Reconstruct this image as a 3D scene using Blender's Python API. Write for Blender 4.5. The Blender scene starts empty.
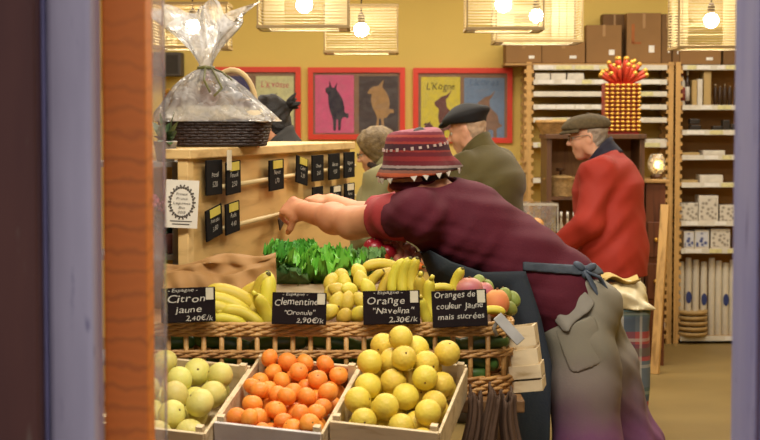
import bpy, math, random
import numpy as np
from mathutils import Vector, Matrix, Euler
random.seed(7); RNG = np.random.default_rng(7)
SC = bpy.context.scene; COL = SC.collection
PI = math.pi; R_ = math.radians
F = 1700.0; HOR = 122.0; CH = 1.52
PITCH = math.atan((220-HOR)/F)
def W(px, py, Y):
    """world point seen at pixel (px,py) at distance Y in front of the camera"""
    u = (px-380)/F; v = (220-py)/F
    c, s = math.cos(PITCH), math.sin(PITCH)
    d = Vector((u, c+v*s, -s+v*c))
    return Vector((0, 0, CH)) + d*(Y/d.y)
def WX(px, Y): return W(px, 122, Y).x
def WZ(py, Y): return W(380, py, Y).z
def V(*a): return Vector(a)
def lerp(a, b, t): return a+(b-a)*t
# ---------------------------------------------------------------- materials
def lin(h):
    if isinstance(h, str):
        h = h.lstrip('#'); c = [int(h[i:i+2], 16)/255 for i in (0, 2, 4)]
    else: c = list(h)
    return [((x+.055)/1.055)**2.4 if x > .04045 else x/12.92 for x in c]+[1]
MATS = {}
def newmat(name):
    m = bpy.data.materials.new(name); m.use_nodes = True
    nt = m.node_tree; b = nt.nodes['Principled BSDF']
    return m, nt, b
def N(nt, t, **kw):
    n = nt.nodes.new(t)
    for k, v in kw.items(): setattr(n, k, v)
    return n
def ramp(nt, stops, interp='LINEAR'):
    r = N(nt, 'ShaderNodeValToRGB'); r.color_ramp.interpolation = interp
    e = r.color_ramp.elements
    while len(e) > 1: e.remove(e[-1])
    e[0].position = stops[0][0]; e[0].color = stops[0][1]
    for p, c in stops[1:]:
        x = e.new(p); x.color = c
    return r
def shade(c, k): return [min(1, x*k) for x in c[:3]]+[1]
def mat(name, col, rough=.6, var=.15, scale=8, bump=0., bscale=None, metal=0., rnd=0., stretch=(1, 1, 1), sheen=0., col2=None, spec=.5, coat=0., sss=0.):
    """plain procedural surface: noise-varied colour, optional bump, optional per-object variation"""
    if name in MATS: return MATS[name]
    m, nt, b = newmat(name); L = nt.links
    c = lin(col); d = lin(col2) if col2 else shade(c, 1-var); e = shade(c, 1+var*.5) if not col2 else c
    tc = N(nt, 'ShaderNodeTexCoord'); mp = N(nt, 'ShaderNodeMapping'); mp.inputs['Scale'].default_value = stretch
    L.new(tc.outputs['Object'], mp.inputs[0])
    no = N(nt, 'ShaderNodeTexNoise'); no.inputs['Scale'].default_value = scale; no.inputs['Detail'].default_value = 5
    L.new(mp.outputs[0], no.inputs['Vector'])
    r = ramp(nt, [(.3, d), (.7, e)]); L.new(no.outputs['Fac'], r.inputs[0])
    out = r.outputs[0]
    if rnd:
        oi = N(nt, 'ShaderNodeObjectInfo'); hs = N(nt, 'ShaderNodeHueSaturation')
        mr = N(nt, 'ShaderNodeMapRange'); mr.inputs[3].default_value = .5-rnd*.12; mr.inputs[4].default_value = .5+rnd*.12
        mv = N(nt, 'ShaderNodeMapRange'); mv.inputs[3].default_value = 1-rnd; mv.inputs[4].default_value = 1+rnd*.4
        L.new(oi.outputs['Random'], mr.inputs[0]); L.new(oi.outputs['Random'], mv.inputs[0])
        L.new(mr.outputs[0], hs.inputs['Hue']); L.new(mv.outputs[0], hs.inputs['Value']); L.new(out, hs.inputs['Color']); out = hs.outputs[0]
    L.new(out, b.inputs['Base Color'])
    b.inputs['Roughness'].default_value = rough; b.inputs['Metallic'].default_value = metal
    b.inputs['Specular IOR Level'].default_value = spec
    if sheen: b.inputs['Sheen Weight'].default_value = sheen
    if coat: b.inputs['Coat Weight'].default_value = coat
    if sss:
        b.inputs['Subsurface Weight'].default_value = sss; b.inputs['Subsurface Scale'].default_value = .01
    if bump:
        n2 = N(nt, 'ShaderNodeTexNoise'); n2.inputs['Scale'].default_value = bscale or scale*4; n2.inputs['Detail'].default_value = 6
        L.new(mp.outputs[0], n2.inputs['Vector'])
        bp = N(nt, 'ShaderNodeBump'); bp.inputs['Strength'].default_value = bump; bp.inputs['Distance'].default_value = .01
        L.new(n2.outputs['Fac'], bp.inputs['Height']); L.new(bp.outputs[0], b.inputs['Normal'])
    MATS[name] = m; return m
def wood(name, c1, c2, rough=.55, scale=3., stretch=(12, 12, 1), bump=.1, bands=0.):
    if name in MATS: return MATS[name]
    m, nt, b = newmat(name); L = nt.links
    tc = N(nt, 'ShaderNodeTexCoord'); mp = N(nt, 'ShaderNodeMapping'); mp.inputs['Scale'].default_value = stretch
    L.new(tc.outputs['Object'], mp.inputs[0])
    no = N(nt, 'ShaderNodeTexNoise'); no.inputs['Scale'].default_value = scale; no.inputs['Detail'].default_value = 7; no.inputs['Distortion'].default_value = .6
    L.new(mp.outputs[0], no.inputs['Vector'])
    r = ramp(nt, [(.3, lin(c2)), (.48, lin(c1)), (.7, shade(lin(c1), 1.12))]); L.new(no.outputs['Fac'], r.inputs[0])
    L.new(r.outputs[0], b.inputs['Base Color']); b.inputs['Roughness'].default_value = rough
    bp = N(nt, 'ShaderNodeBump'); bp.inputs['Strength'].default_value = bump; bp.inputs['Distance'].default_value = .004
    L.new(no.outputs['Fac'], bp.inputs['Height']); L.new(bp.outputs[0], b.inputs['Normal'])
    MATS[name] = m; return m
def emit(name, col, s):
    if name in MATS: return MATS[name]
    m, nt, b = newmat(name); b.inputs['Base Color'].default_value = lin(col)
    b.inputs['Emission Color'].default_value = lin(col); b.inputs['Emission Strength'].default_value = s
    MATS[name] = m; return m
def film(name, tint='#ffffff', haze=.35, rough=.12, bump=.6, bscale=25, gl=.5, rg=(.35, 2.2)):
    """clear crackling plastic film: mostly transparent, bright glossy creases, a little milky"""
    if name in MATS: return MATS[name]
    m, nt, b = newmat(name); L = nt.links; nt.nodes.remove(b); out = nt.nodes['Material Output']
    tr = N(nt, 'ShaderNodeBsdfTransparent'); tr.inputs[0].default_value = lin(tint)
    g = N(nt, 'ShaderNodeBsdfGlossy'); g.inputs['Roughness'].default_value = rough
    df = N(nt, 'ShaderNodeBsdfTranslucent'); df.inputs[0].default_value = (.9, .9, .92, 1)
    d2 = N(nt, 'ShaderNodeBsdfDiffuse'); d2.inputs[0].default_value = (.9, .9, .92, 1)
    ad = N(nt, 'ShaderNodeMixShader'); ad.inputs[0].default_value = .5; L.new(df.outputs[0], ad.inputs[1]); L.new(d2.outputs[0], ad.inputs[2])
    no = N(nt, 'ShaderNodeTexNoise'); no.inputs['Scale'].default_value = bscale; no.inputs['Detail'].default_value = 4; no.inputs['Distortion'].default_value = 1
    tc = N(nt, 'ShaderNodeTexCoord'); L.new(tc.outputs['Object'], no.inputs['Vector'])
    bp = N(nt, 'ShaderNodeBump'); bp.inputs['Strength'].default_value = bump; bp.inputs['Distance'].default_value = .02
    L.new(no.outputs['Fac'], bp.inputs['Height']); L.new(bp.outputs[0], g.inputs['Normal'])
    m1 = N(nt, 'ShaderNodeMixShader')
    rr = ramp(nt, [(.42, (haze*rg[0],)*3+(1,)), (.62, (min(1, haze*rg[1]),)*3+(1,))]); L.new(no.outputs['Fac'], rr.inputs[0]); L.new(rr.outputs[0], m1.inputs[0])
    L.new(tr.outputs[0], m1.inputs[1]); L.new(ad.outputs[0], m1.inputs[2])
    lw = N(nt, 'ShaderNodeLayerWeight'); lw.inputs[0].default_value = gl; L.new(bp.outputs[0], lw.inputs['Normal'])
    m2 = N(nt, 'ShaderNodeMixShader'); L.new(lw.outputs['Fresnel'], m2.inputs[0]); L.new(m1.outputs[0], m2.inputs[1]); L.new(g.outputs[0], m2.inputs[2])
    L.new(m2.outputs[0], out.inputs[0])
    MATS[name] = m; return m
# ---------------------------------------------------------------- mesh builder
class MB:
    def __init__(s): s.v = []; s.f = []; s.s = []; s.mi = []
    def add(s, vs, fs, smooth=True, mi=0):
        o = len(s.v); s.v += [tuple(x) for x in vs]
        for f in fs: s.f.append([i+o for i in f]); s.s.append(smooth); s.mi.append(mi)
        return s
    def box(s, c, d, R=None, mi=0):
        c = Vector(c); R = R or Matrix.Identity(3)
        vs = [c+R@Vector((d[0]*x/2, d[1]*y/2, d[2]*z/2)) for x in (-1, 1) for y in (-1, 1) for z in (-1, 1)]
        return s.add(vs, [(0, 1, 3, 2), (4, 6, 7, 5), (0, 4, 5, 1), (2, 3, 7, 6), (0, 2, 6, 4), (1, 5, 7, 3)], False, mi)
    def bb(s, lo, hi, mi=0):
        return s.box([(a+b)/2 for a, b in zip(lo, hi)], [b-a for a, b in zip(lo, hi)], None, mi)
    def beam(s, a, b, w, h, up=(0, 0, 1)):
        a = Vector(a); b = Vector(b); x = (b-a).normalized(); up = Vector(up)
        y = up.cross(x)
        if y.length < 1e-4: y = Vector((0, 1, 0)).cross(x)
        y.normalize(); z = x.cross(y)
        return s.box((a+b)/2, ((b-a).length, w, h), Matrix((x, y, z)).transposed())
    def tube(s, pts, r, n=8, closed=False, caps=True, flat=1., mi=0):
        pts = [Vector(p) for p in pts]; m = len(pts)
        rs = list(r) if hasattr(r, '__len__') else [r]*m
        vs = []; ref = None
        for i, p in enumerate(pts):
            if closed: t = pts[(i+1) % m]-pts[i-1]
            else: t = pts[min(i+1, m-1)]-pts[max(i-1, 0)]
            t = t.normalized() if t.length > 1e-9 else Vector((0, 0, 1))
            if ref is None:
                ref = Vector((0, 0, 1)) if abs(t.z) < .9 else Vector((1, 0, 0))
            a = (ref-t*ref.dot(t))
            if a.length < 1e-6: a = t.orthogonal()
            a.normalize(); ref = a; b = t.cross(a)
            for k in range(n):
                q = 2*PI*k/n; vs.append(p+(a*math.cos(q)*flat+b*math.sin(q))*rs[i])
        fs = []
        for i in range(m if closed else m-1):
            j = (i+1) % m
            for k in range(n):
                fs.append((i*n+k, i*n+(k+1) % n, j*n+(k+1) % n, j*n+k))
        if caps and not closed:
            fs.append(tuple(range(n))[::-1]); fs.append(tuple((m-1)*n+k for k in range(n)))
        return s.add(vs, fs, True, mi)
    def lathe(s, prof, c=(0, 0, 0), n=20, R=None, mi=0, wob=None):
        c = Vector(c); R = R or Matrix.Identity(3); vs = []
        for (r, z) in prof:
            for k in range(n):
                q = 2*PI*k/n; rr = r*(wob(q, z) if wob else 1); vs.append(c+R@Vector((rr*math.cos(q), rr*math.sin(q), z)))
        fs = []; m = len(prof)
        for i in range(m-1):
            for k in range(n): fs.append((i*n+k, i*n+(k+1) % n, (i+1)*n+(k+1) % n, (i+1)*n+k))
        if prof[0][0] > 1e-5: fs.append(tuple(range(n))[::-1])
        if prof[-1][0] > 1e-5: fs.append(tuple((m-1)*n+k for k in range(n)))
        return s.add(vs, fs, True, mi)
    def ell(s, c, r, R=None, n=16, m=10, mi=0, fn=None):
        c = Vector(c); R = R or Matrix.Identity(3); r = (r, r, r) if not hasattr(r, '__len__') else r
        vs = []
        for i in range(m+1):
            t = PI*i/m
            for k in range(n):
                q = 2*PI*k/n; u = Vector((math.sin(t)*math.cos(q), math.sin(t)*math.sin(q), -math.cos(t)))
                w = Vector((u.x*r[0], u.y*r[1], u.z*r[2]))
                if fn: w = fn(w, u)
                vs.append(c+R@w)
        fs = [(i*n+k, i*n+(k+1) % n, (i+1)*n+(k+1) % n, (i+1)*n+k) for i in range(m) for k in range(n)]
        return s.add(vs, fs, True, mi)
    def prism(s, poly, T, d, mi=0):
        """2-D outline pushed d along +z of the 4x4 T"""
        n = len(poly)
        vs = [T@Vector((x, y, 0)) for x, y in poly]+[T@Vector((x, y, d)) for x, y in poly]
        fs = [tuple(range(n))[::-1], tuple(range(n, 2*n))]+[(i, (i+1) % n, n+(i+1) % n, n+i) for i in range(n)]
        return s.add(vs, fs, False, mi)
    def grid(s, fn, nu, nv, smooth=True, closeu=False, mi=0):
        vs = [fn(i/nu, j/nv) for j in range(nv+1) for i in range(nu+1)]
        w = nu+1
        return s.add(vs, [(j*w+i, j*w+i+1, (j+1)*w+i+1, (j+1)*w+i) for j in range(nv) for i in range(nu)], smooth, mi)
def wloc(o):
    p = Vector((0, 0, 0))
    while o: p += o.location; o = o.parent
    return p
def obj(name, mb, m, parent=None, bevel=0., solid=0., sub=0, autos=None):
    """link a builder (authored in world coordinates) as ONE mesh object under parent"""
    me = bpy.data.meshes.new(name)
    off = wloc(parent) if parent else Vector((0, 0, 0))
    me.from_pydata([(x-off.x, y-off.y, z-off.z) for x, y, z in mb.v], [], mb.f)
    me.polygons.foreach_set('use_smooth', mb.s)
    for q in (m if isinstance(m, (list, tuple)) else [m]): me.materials.append(q)
    if isinstance(m, (list, tuple)): me.polygons.foreach_set('material_index', mb.mi)
    me.validate(); me.update()
    o = bpy.data.objects.new(name, me); COL.objects.link(o)
    if parent: o.parent = parent
    if solid:
        q = o.modifiers.new('Solid', 'SOLIDIFY'); q.thickness = solid; q.offset = 0
    if bevel:
        q = o.modifiers.new('Bevel', 'BEVEL'); q.width = bevel; q.segments = 2; q.limit_method = 'ANGLE'
    if sub:
        q = o.modifiers.new('Sub', 'SUBSURF'); q.levels = sub; q.render_levels = sub
    return o
def tag(o, label, cat, group=None):
    o['label'] = label; o['category'] = cat
    if group: o['group'] = group
    return o
def thing(name, label, cat, loc=(0, 0, 0), group=None):
    o = bpy.data.objects.new(name, None); COL.objects.link(o); o.location = loc; o.empty_display_size = .05
    return tag(o, label, cat, group)
def struct(name, mb, m, **k):
    o = obj(name, mb, m, **k); o['kind'] = 'structure'; return o
def dup(root, loc=None, rot=None, label=None, group=None, scale=None):
    def cp(o, par):
        c = o.copy(); COL.objects.link(c)
        if par: c.parent = par
        for ch in list(o.children): cp(ch, c)
        return c
    c = cp(root, None)
    if loc is not None: c.location = loc
    if rot is not None: c.rotation_euler = rot
    if scale is not None: c.scale = scale
    if label: c['label'] = label
    if group: c['group'] = group
    return c
# ---------------------------------------------------------------- text
_GL = {}
def glyph(ch):
    if ch in _GL: return _GL[ch]
    cu = bpy.data.curves.new('glyph', 'FONT'); cu.body = ch; cu.size = 1; cu.resolution_u = 3; cu.offset = .0
    o = bpy.data.objects.new('glyph', cu); COL.objects.link(o)
    dg = bpy.context.evaluated_depsgraph_get(); me = bpy.data.meshes.new_from_object(o.evaluated_get(dg))
    vs = [v.co.copy() for v in me.vertices]; fs = [tuple(p.vertices) for p in me.polygons]
    bpy.data.objects.remove(o); bpy.data.curves.remove(cu); bpy.data.meshes.remove(me)
    x0 = min((v.x for v in vs), default=0); x1 = max((v.x for v in vs), default=.3)
    for v in vs: v.x -= x0
    _GL[ch] = (vs, fs, x1-x0); return _GL[ch]
def write(mb, s, T, size, width=None, center=True, jit=.05, shear=.15):
    """hand-lettered text on the plane of T (x right, y up, z out)"""
    rn = random.Random(s); items = []; x = 0
    for ch in s:
        if ch == ' ': x += .3; continue
        vs, fs, w = glyph(ch); items.append((x, vs, fs)); x += w+.09
    tot = max(x-.09, .1); sx = size if not width else width/tot
    sx = min(sx, size*1.35) if width else sx
    x0 = -tot*sx/2 if center else 0
    for (px, vs, fs) in items:
        dy = rn.uniform(-jit, jit); a = rn.uniform(-jit, jit)*1.2; k = 1+rn.uniform(-jit, jit)*1.5
        pts = []
        for v in vs:
            X = v.x*k; Y = v.y*k; X, Y = X*math.cos(a)-Y*math.sin(a)+shear*Y, X*math.sin(a)+Y*math.cos(a)
            pts.append(T@Vector((x0+(px+X)*sx, (Y+dy)*size, 0)))
        mb.add(pts, fs, False)
def frame4(o, x, y, z):
    m = Matrix.Identity(4)
    for i, a in enumerate((x, y, z)):
        for j in range(3): m[j][i] = a[j]
    for j in range(3): m[j][3] = o[j]
    return m
# ---------------------------------------------------------------- signed-distance sculpting
import openvdb
def npv(a): return np.array(a, dtype=np.float32)
class SDF:
    def __init__(s, lo, hi, h):
        s.lo = npv(lo); s.h = h; s.n = [int(math.ceil((b-a)/h))+1 for a, b in zip(lo, hi)]
        s.f = np.full(s.n, .25, np.float32)
        s.ax = [s.lo[i]+h*np.arange(s.n[i], dtype=np.float32) for i in range(3)]
    def win(s, lo, hi):
        sl = []
        for i in range(3):
            a = max(0, int((lo[i]-s.lo[i])/s.h)-1); b = min(s.n[i], int((hi[i]-s.lo[i])/s.h)+3)
            if b <= a: return None
            sl.append(slice(a, b))
        return tuple(sl)
    def pts(s, sl):
        return np.stack(np.meshgrid(s.ax[0][sl[0]], s.ax[1][sl[1]], s.ax[2][sl[2]], indexing='ij'), -1)
    def comb(s, fn, lo, hi, k, op):
        m = k+.03; sl = s.win([a-m for a in lo], [a+m for a in hi])
        if sl is None: return s
        d = fn(s.pts(sl)).astype(np.float32); a = s.f[sl]
        if op < 0:
            d = -d; h = np.clip(.5-.5*(a-d)/k, 0, 1) if k > 0 else None
            s.f[sl] = (a+(d-a)*h+k*h*(1-h)) if k > 0 else np.maximum(a, d)
        else:
            if k > 0:
                h = np.clip(.5+.5*(a-d)/k, 0, 1); s.f[sl] = a+(d-a)*h-k*h*(1-h)
            else: s.f[sl] = np.minimum(a, d)
        return s
    def ell(s, c, r, R=None, k=.01, op=1):
        c = npv(c); r = npv(r if hasattr(r, '__len__') else (r,)*3); Rm = npv(R) if R is not None else np.eye(3, dtype=np.float32)
        mr = float(r.max()); mn = float(r.min())
        def fn(p):
            q = ((p-c)@Rm)/r; l = np.sqrt((q*q).sum(-1)); l2 = np.sqrt(((q/r)**2).sum(-1))
            return l*(l-1)/np.maximum(l2, 1e-6)
        return s.comb(fn, c-mr, c+mr, k, op)
    def cone(s, a, b, ra, rb, k=.01, op=1, sq=None, infl=0.):
        """tapered capsule; sq=(axis, factor) stretches the section along axis"""
        a = npv(a); b = npv(b); ra += infl; rb += infl; ba = b-a; L2 = float(ba@ba)+1e-9
        if sq is not None: n = npv(sq[0]); n = n/np.linalg.norm(n); fac = sq[1]
        def fn(p):
            q = p-a; ab = ba
            if sq is not None:
                q = q+n*((q@n)*(1/fac-1))[..., None]; ab = ba+n*((ba@n)*(1/fac-1))
            t = np.clip((q@ab)/(float(ab@ab)+1e-9), 0, 1)
            return np.sqrt(((q-t[..., None]*ab)**2).sum(-1))-(ra+(rb-ra)*t)
        m = max(ra, rb)*(max(1, sq[1]) if sq is not None else 1)
        return s.comb(fn, np.minimum(a, b)-m, np.maximum(a, b)+m, k, op)
    def chain(s, pts, rs, k=.02, sq=None, infl=0.):
        for i in range(len(pts)-1): s.cone(pts[i], pts[i+1], rs[i], rs[i+1], k, 1, sq, infl)
        return s
    def box(s, c, d, R=None, r=.01, k=.01, op=1):
        c = npv(c); hd = npv(d)/2-r; Rm = npv(R) if R is not None else np.eye(3, dtype=np.float32); m = float(np.linalg.norm(npv(d)))/2
        def fn(p):
            q = np.abs((p-c)@Rm)-hd
            return np.sqrt((np.maximum(q, 0)**2).sum(-1))+np.minimum(q.max(-1), 0)-r
        return s.comb(fn, c-m, c+m, k, op)
    def cut(s, p, n, k=.004):
        """remove the side of the plane that n points to"""
        p = npv(p); n = npv(n); n = n/np.linalg.norm(n)
        d = ((s.ax[0]-p[0])*n[0])[:, None, None]+((s.ax[1]-p[1])*n[1])[None, :, None]+((s.ax[2]-p[2])*n[2])[None, None, :]
        h = np.clip(.5-.5*(s.f-d)/k, 0, 1); s.f = (s.f+(d-s.f)*h+k*h*(1-h)).astype(np.float32); return s
    def disp(s, fn):
        X, Y, Z = s.ax[0][:, None, None], s.ax[1][None, :, None], s.ax[2][None, None, :]
        near = np.abs(s.f) < .08
        s.f = np.where(near, s.f+fn(X, Y, Z), s.f).astype(np.float32); return s
    def mesh(s, name, m, parent=None, smooth_it=1):
        f = np.clip(s.f, -.24, .24)
        f[0] = f[-1] = .25; f[:, 0] = f[:, -1] = .25; f[:, :, 0] = f[:, :, -1] = .25
        g = openvdb.FloatGrid(.25); g.copyFromArray(np.ascontiguousarray(f))
        p, q = g.convertToQuads(0.0)
        p = p*s.h+s.lo
        off = wloc(parent) if parent else Vector((0, 0, 0)); p = p-npv(off)
        me = bpy.data.meshes.new(name)
        me.vertices.add(len(p)); me.vertices.foreach_set('co', p.astype(np.float32).ravel())
        q = q[:, ::-1] if FLIP else q
        me.loops.add(len(q)*4); me.loops.foreach_set('vertex_index', q.astype(np.int32).ravel())
        me.polygons.add(len(q)); me.polygons.foreach_set('loop_start', np.arange(0, len(q)*4, 4, dtype=np.int32))
        me.polygons.foreach_set('use_smooth', np.ones(len(q), bool))
        me.update(calc_edges=True); me.validate()
        for x in (m if isinstance(m, (list, tuple)) else [m]): me.materials.append(x)
        o = bpy.data.objects.new(name, me); COL.objects.link(o)
        if parent: o.parent = parent
        return o
FLIP = False
def folds(amp, n, fr, w=(3, 5, 2), seed=0.):
    """cloth folds: warped ridges running across direction n"""
    n = np.array(n, float); n /= np.linalg.norm(n)
    def fn(X, Y, Z):
        t = X*n[0]+Y*n[1]+Z*n[2]
        wv = 1.3*np.sin(X*w[0]*2.1+Y*w[1]*1.3+seed)+1.1*np.sin(Z*w[2]*2.3+Y*3.1-X*2.7+seed*2)
        m = .5+.5*np.sin(X*5.3+Z*4.1+seed*3+1.7*np.sin(Y*6))
        return amp*m*(np.sin(t*fr+wv*1.6)+.5*np.sin(t*fr*1.9+wv*2.3+1))
    return fn
# ================================================================ the shop shell and the entrance
BW = 11.95                                   # back wall
XL, XR, ZC = -3.4, 4.2, 3.0
m_yellow = mat('yellow_plaster', '#dcc068', .8, .05, 1.5, .08, 30)
m_ceil = mat('ceiling_white', '#e8dcc0', .8, .04, 2)
m_floor = mat('tan_floor', '#8a7444', .5, .16, 2.2, .06, 20)
m_grey = mat('grey_pave', '#77777c', .8, .2, 6, .2)
b = MB().bb((XL-.1, BW, 0), (XR+.1, BW+.12, ZC)); struct('wall_back', b, m_yellow)
b = MB().bb((XL-.12, 2.62, 0), (XL, BW, ZC)); struct('wall_left', b, m_yellow)
b = MB().bb((XR, 2.62, 0), (XR+.12, BW, ZC)); struct('wall_right', b, m_yellow)
b = MB().bb((XL-.12, 2.62, -.1), (XR+.12, BW+.1, 0)); struct('floor', b, m_floor)
b = MB().bb((XL-.12, 2.62, ZC), (XR+.12, BW+.12, ZC+.1)); struct('ceiling', b, m_ceil)
b = MB().bb((-5, -2, -.12), (5, 2.62, -.02)); struct('pavement', b, m_grey)
# front wall round the doorway
m_front = mat('front_render', '#4a3c38', .8, .2, 3, .1)
b = MB().bb((XL-.12, 2.56, 0), (-.62, 2.66, ZC)); struct('wall_front', b, m_front)
b = MB().bb((.72, 2.56, 0), (XR+.12, 2.66, ZC)); struct('wall_front', b, m_front)
b = MB().bb((-.62, 2.56, 2.3), (.72, 2.66, ZC)); struct('wall_front', b, m_front)
# jambs
def paint(name, c1, c2, wear, mix=.62, stretch=(6, 6, 1)):
    m, nt, bs = newmat(name); L = nt.links
    tc = N(nt, 'ShaderNodeTexCoord'); mp = N(nt, 'ShaderNodeMapping'); mp.inputs['Scale'].default_value = stretch
    L.new(tc.outputs['Object'], mp.inputs[0])
    n1 = N(nt, 'ShaderNodeTexNoise'); n1.inputs['Scale'].default_value = 3; n1.inputs['Detail'].default_value = 5
    n2 = N(nt, 'ShaderNodeTexNoise'); n2.inputs['Scale'].default_value = 7; n2.inputs['Detail'].default_value = 8
    L.new(mp.outputs[0], n1.inputs['Vector']); L.new(mp.outputs[0], n2.inputs['Vector'])
    r1 = ramp(nt, [(.3, lin(c1)), (.7, lin(c2))]); L.new(n1.outputs['Fac'], r1.inputs[0])
    r2 = ramp(nt, [(mix, (0, 0, 0, 1)), (mix+.06, (1, 1, 1, 1))]); L.new(n2.outputs['Fac'], r2.inputs[0])
    mx = N(nt, 'ShaderNodeMixRGB'); L.new(r2.outputs[0], mx.inputs[0]); L.new(r1.outputs[0], mx.inputs[1]); mx.inputs[2].default_value = lin(wear)
    L.new(mx.outputs[0], bs.inputs['Base Color']); bs.inputs['Roughness'].default_value = .6
    return m
m_lav = paint('lavender_paint', '#b4acb2', '#c8c0c4', '#8d8698', .66)
m_lav2 = paint('lavender_paint_aged', '#8488b8', '#a0a2c4', '#5d5a8a', .64)
m_brown = paint('dark_brown_board', '#50291a', '#603624', '#6e5540', .68)
m_mauve = paint('mauve_board', '#5b4a5e', '#70607a', '#4b3c4c', .62)
# orange grained jamb
m_or, nt, bs = newmat('orange_grain'); L = nt.links
tc = N(nt, 'ShaderNodeTexCoord'); mp = N(nt, 'ShaderNodeMapping'); L.new(tc.outputs['Object'], mp.inputs[0]); mp.inputs['Scale'].default_value = (1.2, 1, 1)
n0 = N(nt, 'ShaderNodeTexNoise'); n0.inputs['Scale'].default_value = 9; n0.inputs['Detail'].default_value = 3; L.new(mp.outputs[0], n0.inputs['Vector'])
wv = N(nt, 'ShaderNodeTexWave'); wv.bands_direction = 'Z'; wv.inputs['Scale'].default_value = 9; wv.inputs['Distortion'].default_value = 3.5; wv.inputs['Detail'].default_value = 2.5; wv.inputs['Detail Scale'].default_value = 2.2
L.new(mp.outputs[0], wv.inputs['Vector'])
r = ramp(nt, [(.0, lin('#cd671e')), (.14, lin('#e07a22')), (.5, lin('#ee8026')), (1, lin('#e87a22'))]); L.new(wv.outputs['Fac'], r.inputs[0])
n3 = N(nt, 'ShaderNodeTexNoise'); n3.inputs['Scale'].default_value = 1.6; L.new(tc.outputs['Object'], n3.inputs['Vector'])
mx = N(nt, 'ShaderNodeMixRGB'); rr = ramp(nt, [(.35, (.15,)*3+(1,)), (.65, (.7,)*3+(1,))]); L.new(n3.outputs['Fac'], rr.inputs[0]); L.new(rr.outputs[0], mx.inputs[0])
L.new(r.outputs[0], mx.inputs[1]); mx.inputs[2].default_value = lin('#ee842a'); L.new(mx.outputs[0], bs.inputs['Base Color']); bs.inputs['Roughness'].default_value = .5
yf = 2.5
b = MB().bb((-.95, 2.42, 0), (WX(41, 2.46), 2.56, 2.35)); struct('trim_1', b, m_brown, bevel=.006)
b = MB().bb((WX(41, 2.46), 2.46, 0), (WX(46, 2.47), 2.56, 2.35)); struct('trim_2', b, mat('dark_edge_strip', '#77728e', .7), bevel=.002)  # solid edge strip, darker than the lavender board beside it
b = MB().bb((WX(46, 2.47), 2.47, 0), (WX(102, 2.56), 2.56, 2.35)); struct('trim_3', b, m_lav, bevel=.008)
b = MB().bb((WX(102, 2.56), 2.56, 0), (WX(153, 2.64), 2.64, 2.35)); struct('trim_4', b, m_or, bevel=.004)
b = MB().bb((WX(734.5, 2.64), 2.47, 0), (WX(741, 2.6), 2.64, 2.35)); struct('trim_5', b, m_lav2, bevel=.004)
b = MB().bb((WX(741, 2.6), 2.46, 0), (WX(755, 2.52), 2.6, 2.35)); struct('trim_6', b, m_mauve, bevel=.006)
b = MB().bb((WX(755, 2.52), 2.44, 0), (.95, 2.56, 2.35)); struct('trim_7', b, m_lav2, bevel=.006)
b = MB().bb((-.95, 2.44, 2.3), (.95, 2.56, 2.45)); struct('trim_8', b, m_lav, bevel=.006)
# fixed strip of glass next to the orange jamb
g = film('window_glass', haze=.16, rough=.05, bump=.02, bscale=3, gl=.25)
b = MB().bb((WX(152, 2.7), 2.695, 0), (WX(164.5, 2.7), 2.703, 2.3)); struct('window_1', b, g)
b = MB().bb((WX(163.4, 2.7), 2.692, 0), (WX(165, 2.7), 2.706, 2.3)); struct('window_1_edge', b, film('glass_edge', '#dfe6ee', .5, .1, .1, 6, .4))
# ================================================================ framed pictures on the back wall
m_redf = mat('red_frame_paint', '#d8381c', .45, .08, 6)
m_mat = mat('brown_mount', '#8d6b50', .8, .08, 10)
m_ink = mat('dark_ink', '#241d24', .8, .1)
m_pglass = film('picture_glass', haze=.03, rough=.06, bump=.0, gl=.12)
def arc(pts, n=8):
    """closed Catmull-Rom outline"""
    o = []; m = len(pts)
    for i in range(m):
        p0, p1, p2, p3 = [Vector(pts[(i+k-1) % m]) for k in range(4)]
        for j in range(n):
            t = j/n
            o.append(.5*((2*p1)+(p2-p0)*t+(2*p0-5*p1+4*p2-p3)*t*t+(3*p1-p0-3*p2+p3)*t**3))
    return [(v.x, v.y) for v in o]
goat = [(.30, .97), (.36, .86), (.44, .84), (.55, .95), (.52, .82), (.60, .74), (.72, .62), (.78, .48), (.80, .36), (.92, .33), (.90, .24), (.78, .27), (.68, .20), (.66, .03), (.58, .02), (.57, .2), (.52, .2), (.50, .02), (.42, .02), (.40, .22), (.30, .40), (.25, .58), (.24, .70), (.16, .76), (.18, .84), (.27, .86)]
bird = [(.62, .99), (.58, .86), (.66, .78), (.76, .66), (.80, .52), (.78, .42), (.90, .40), (.92, .33), (.82, .33), (.70, .24), (.62, .21), (.64, .03), (.56, .03), (.54, .2), (.48, .2), (.46, .03), (.38, .03), (.42, .24), (.30, .42), (.24, .58), (.26, .70), (.14, .72), (.2, .8), (.32, .86), (.46, .88)]
horse = [(.72, .99), (.60, .84), (.54, .80), (.56, .66), (.66, .58), (.80, .48), (.86, .32), (.96, .26), (.86, .22), (.78, .18), (.78, .02), (.68, .02), (.66, .16), (.5, .16), (.48, .02), (.38, .02), (.36, .22), (.28, .42), (.30, .60), (.20, .66), (.16, .74), (.28, .80), (.40, .86), (.58, .90)]
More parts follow.
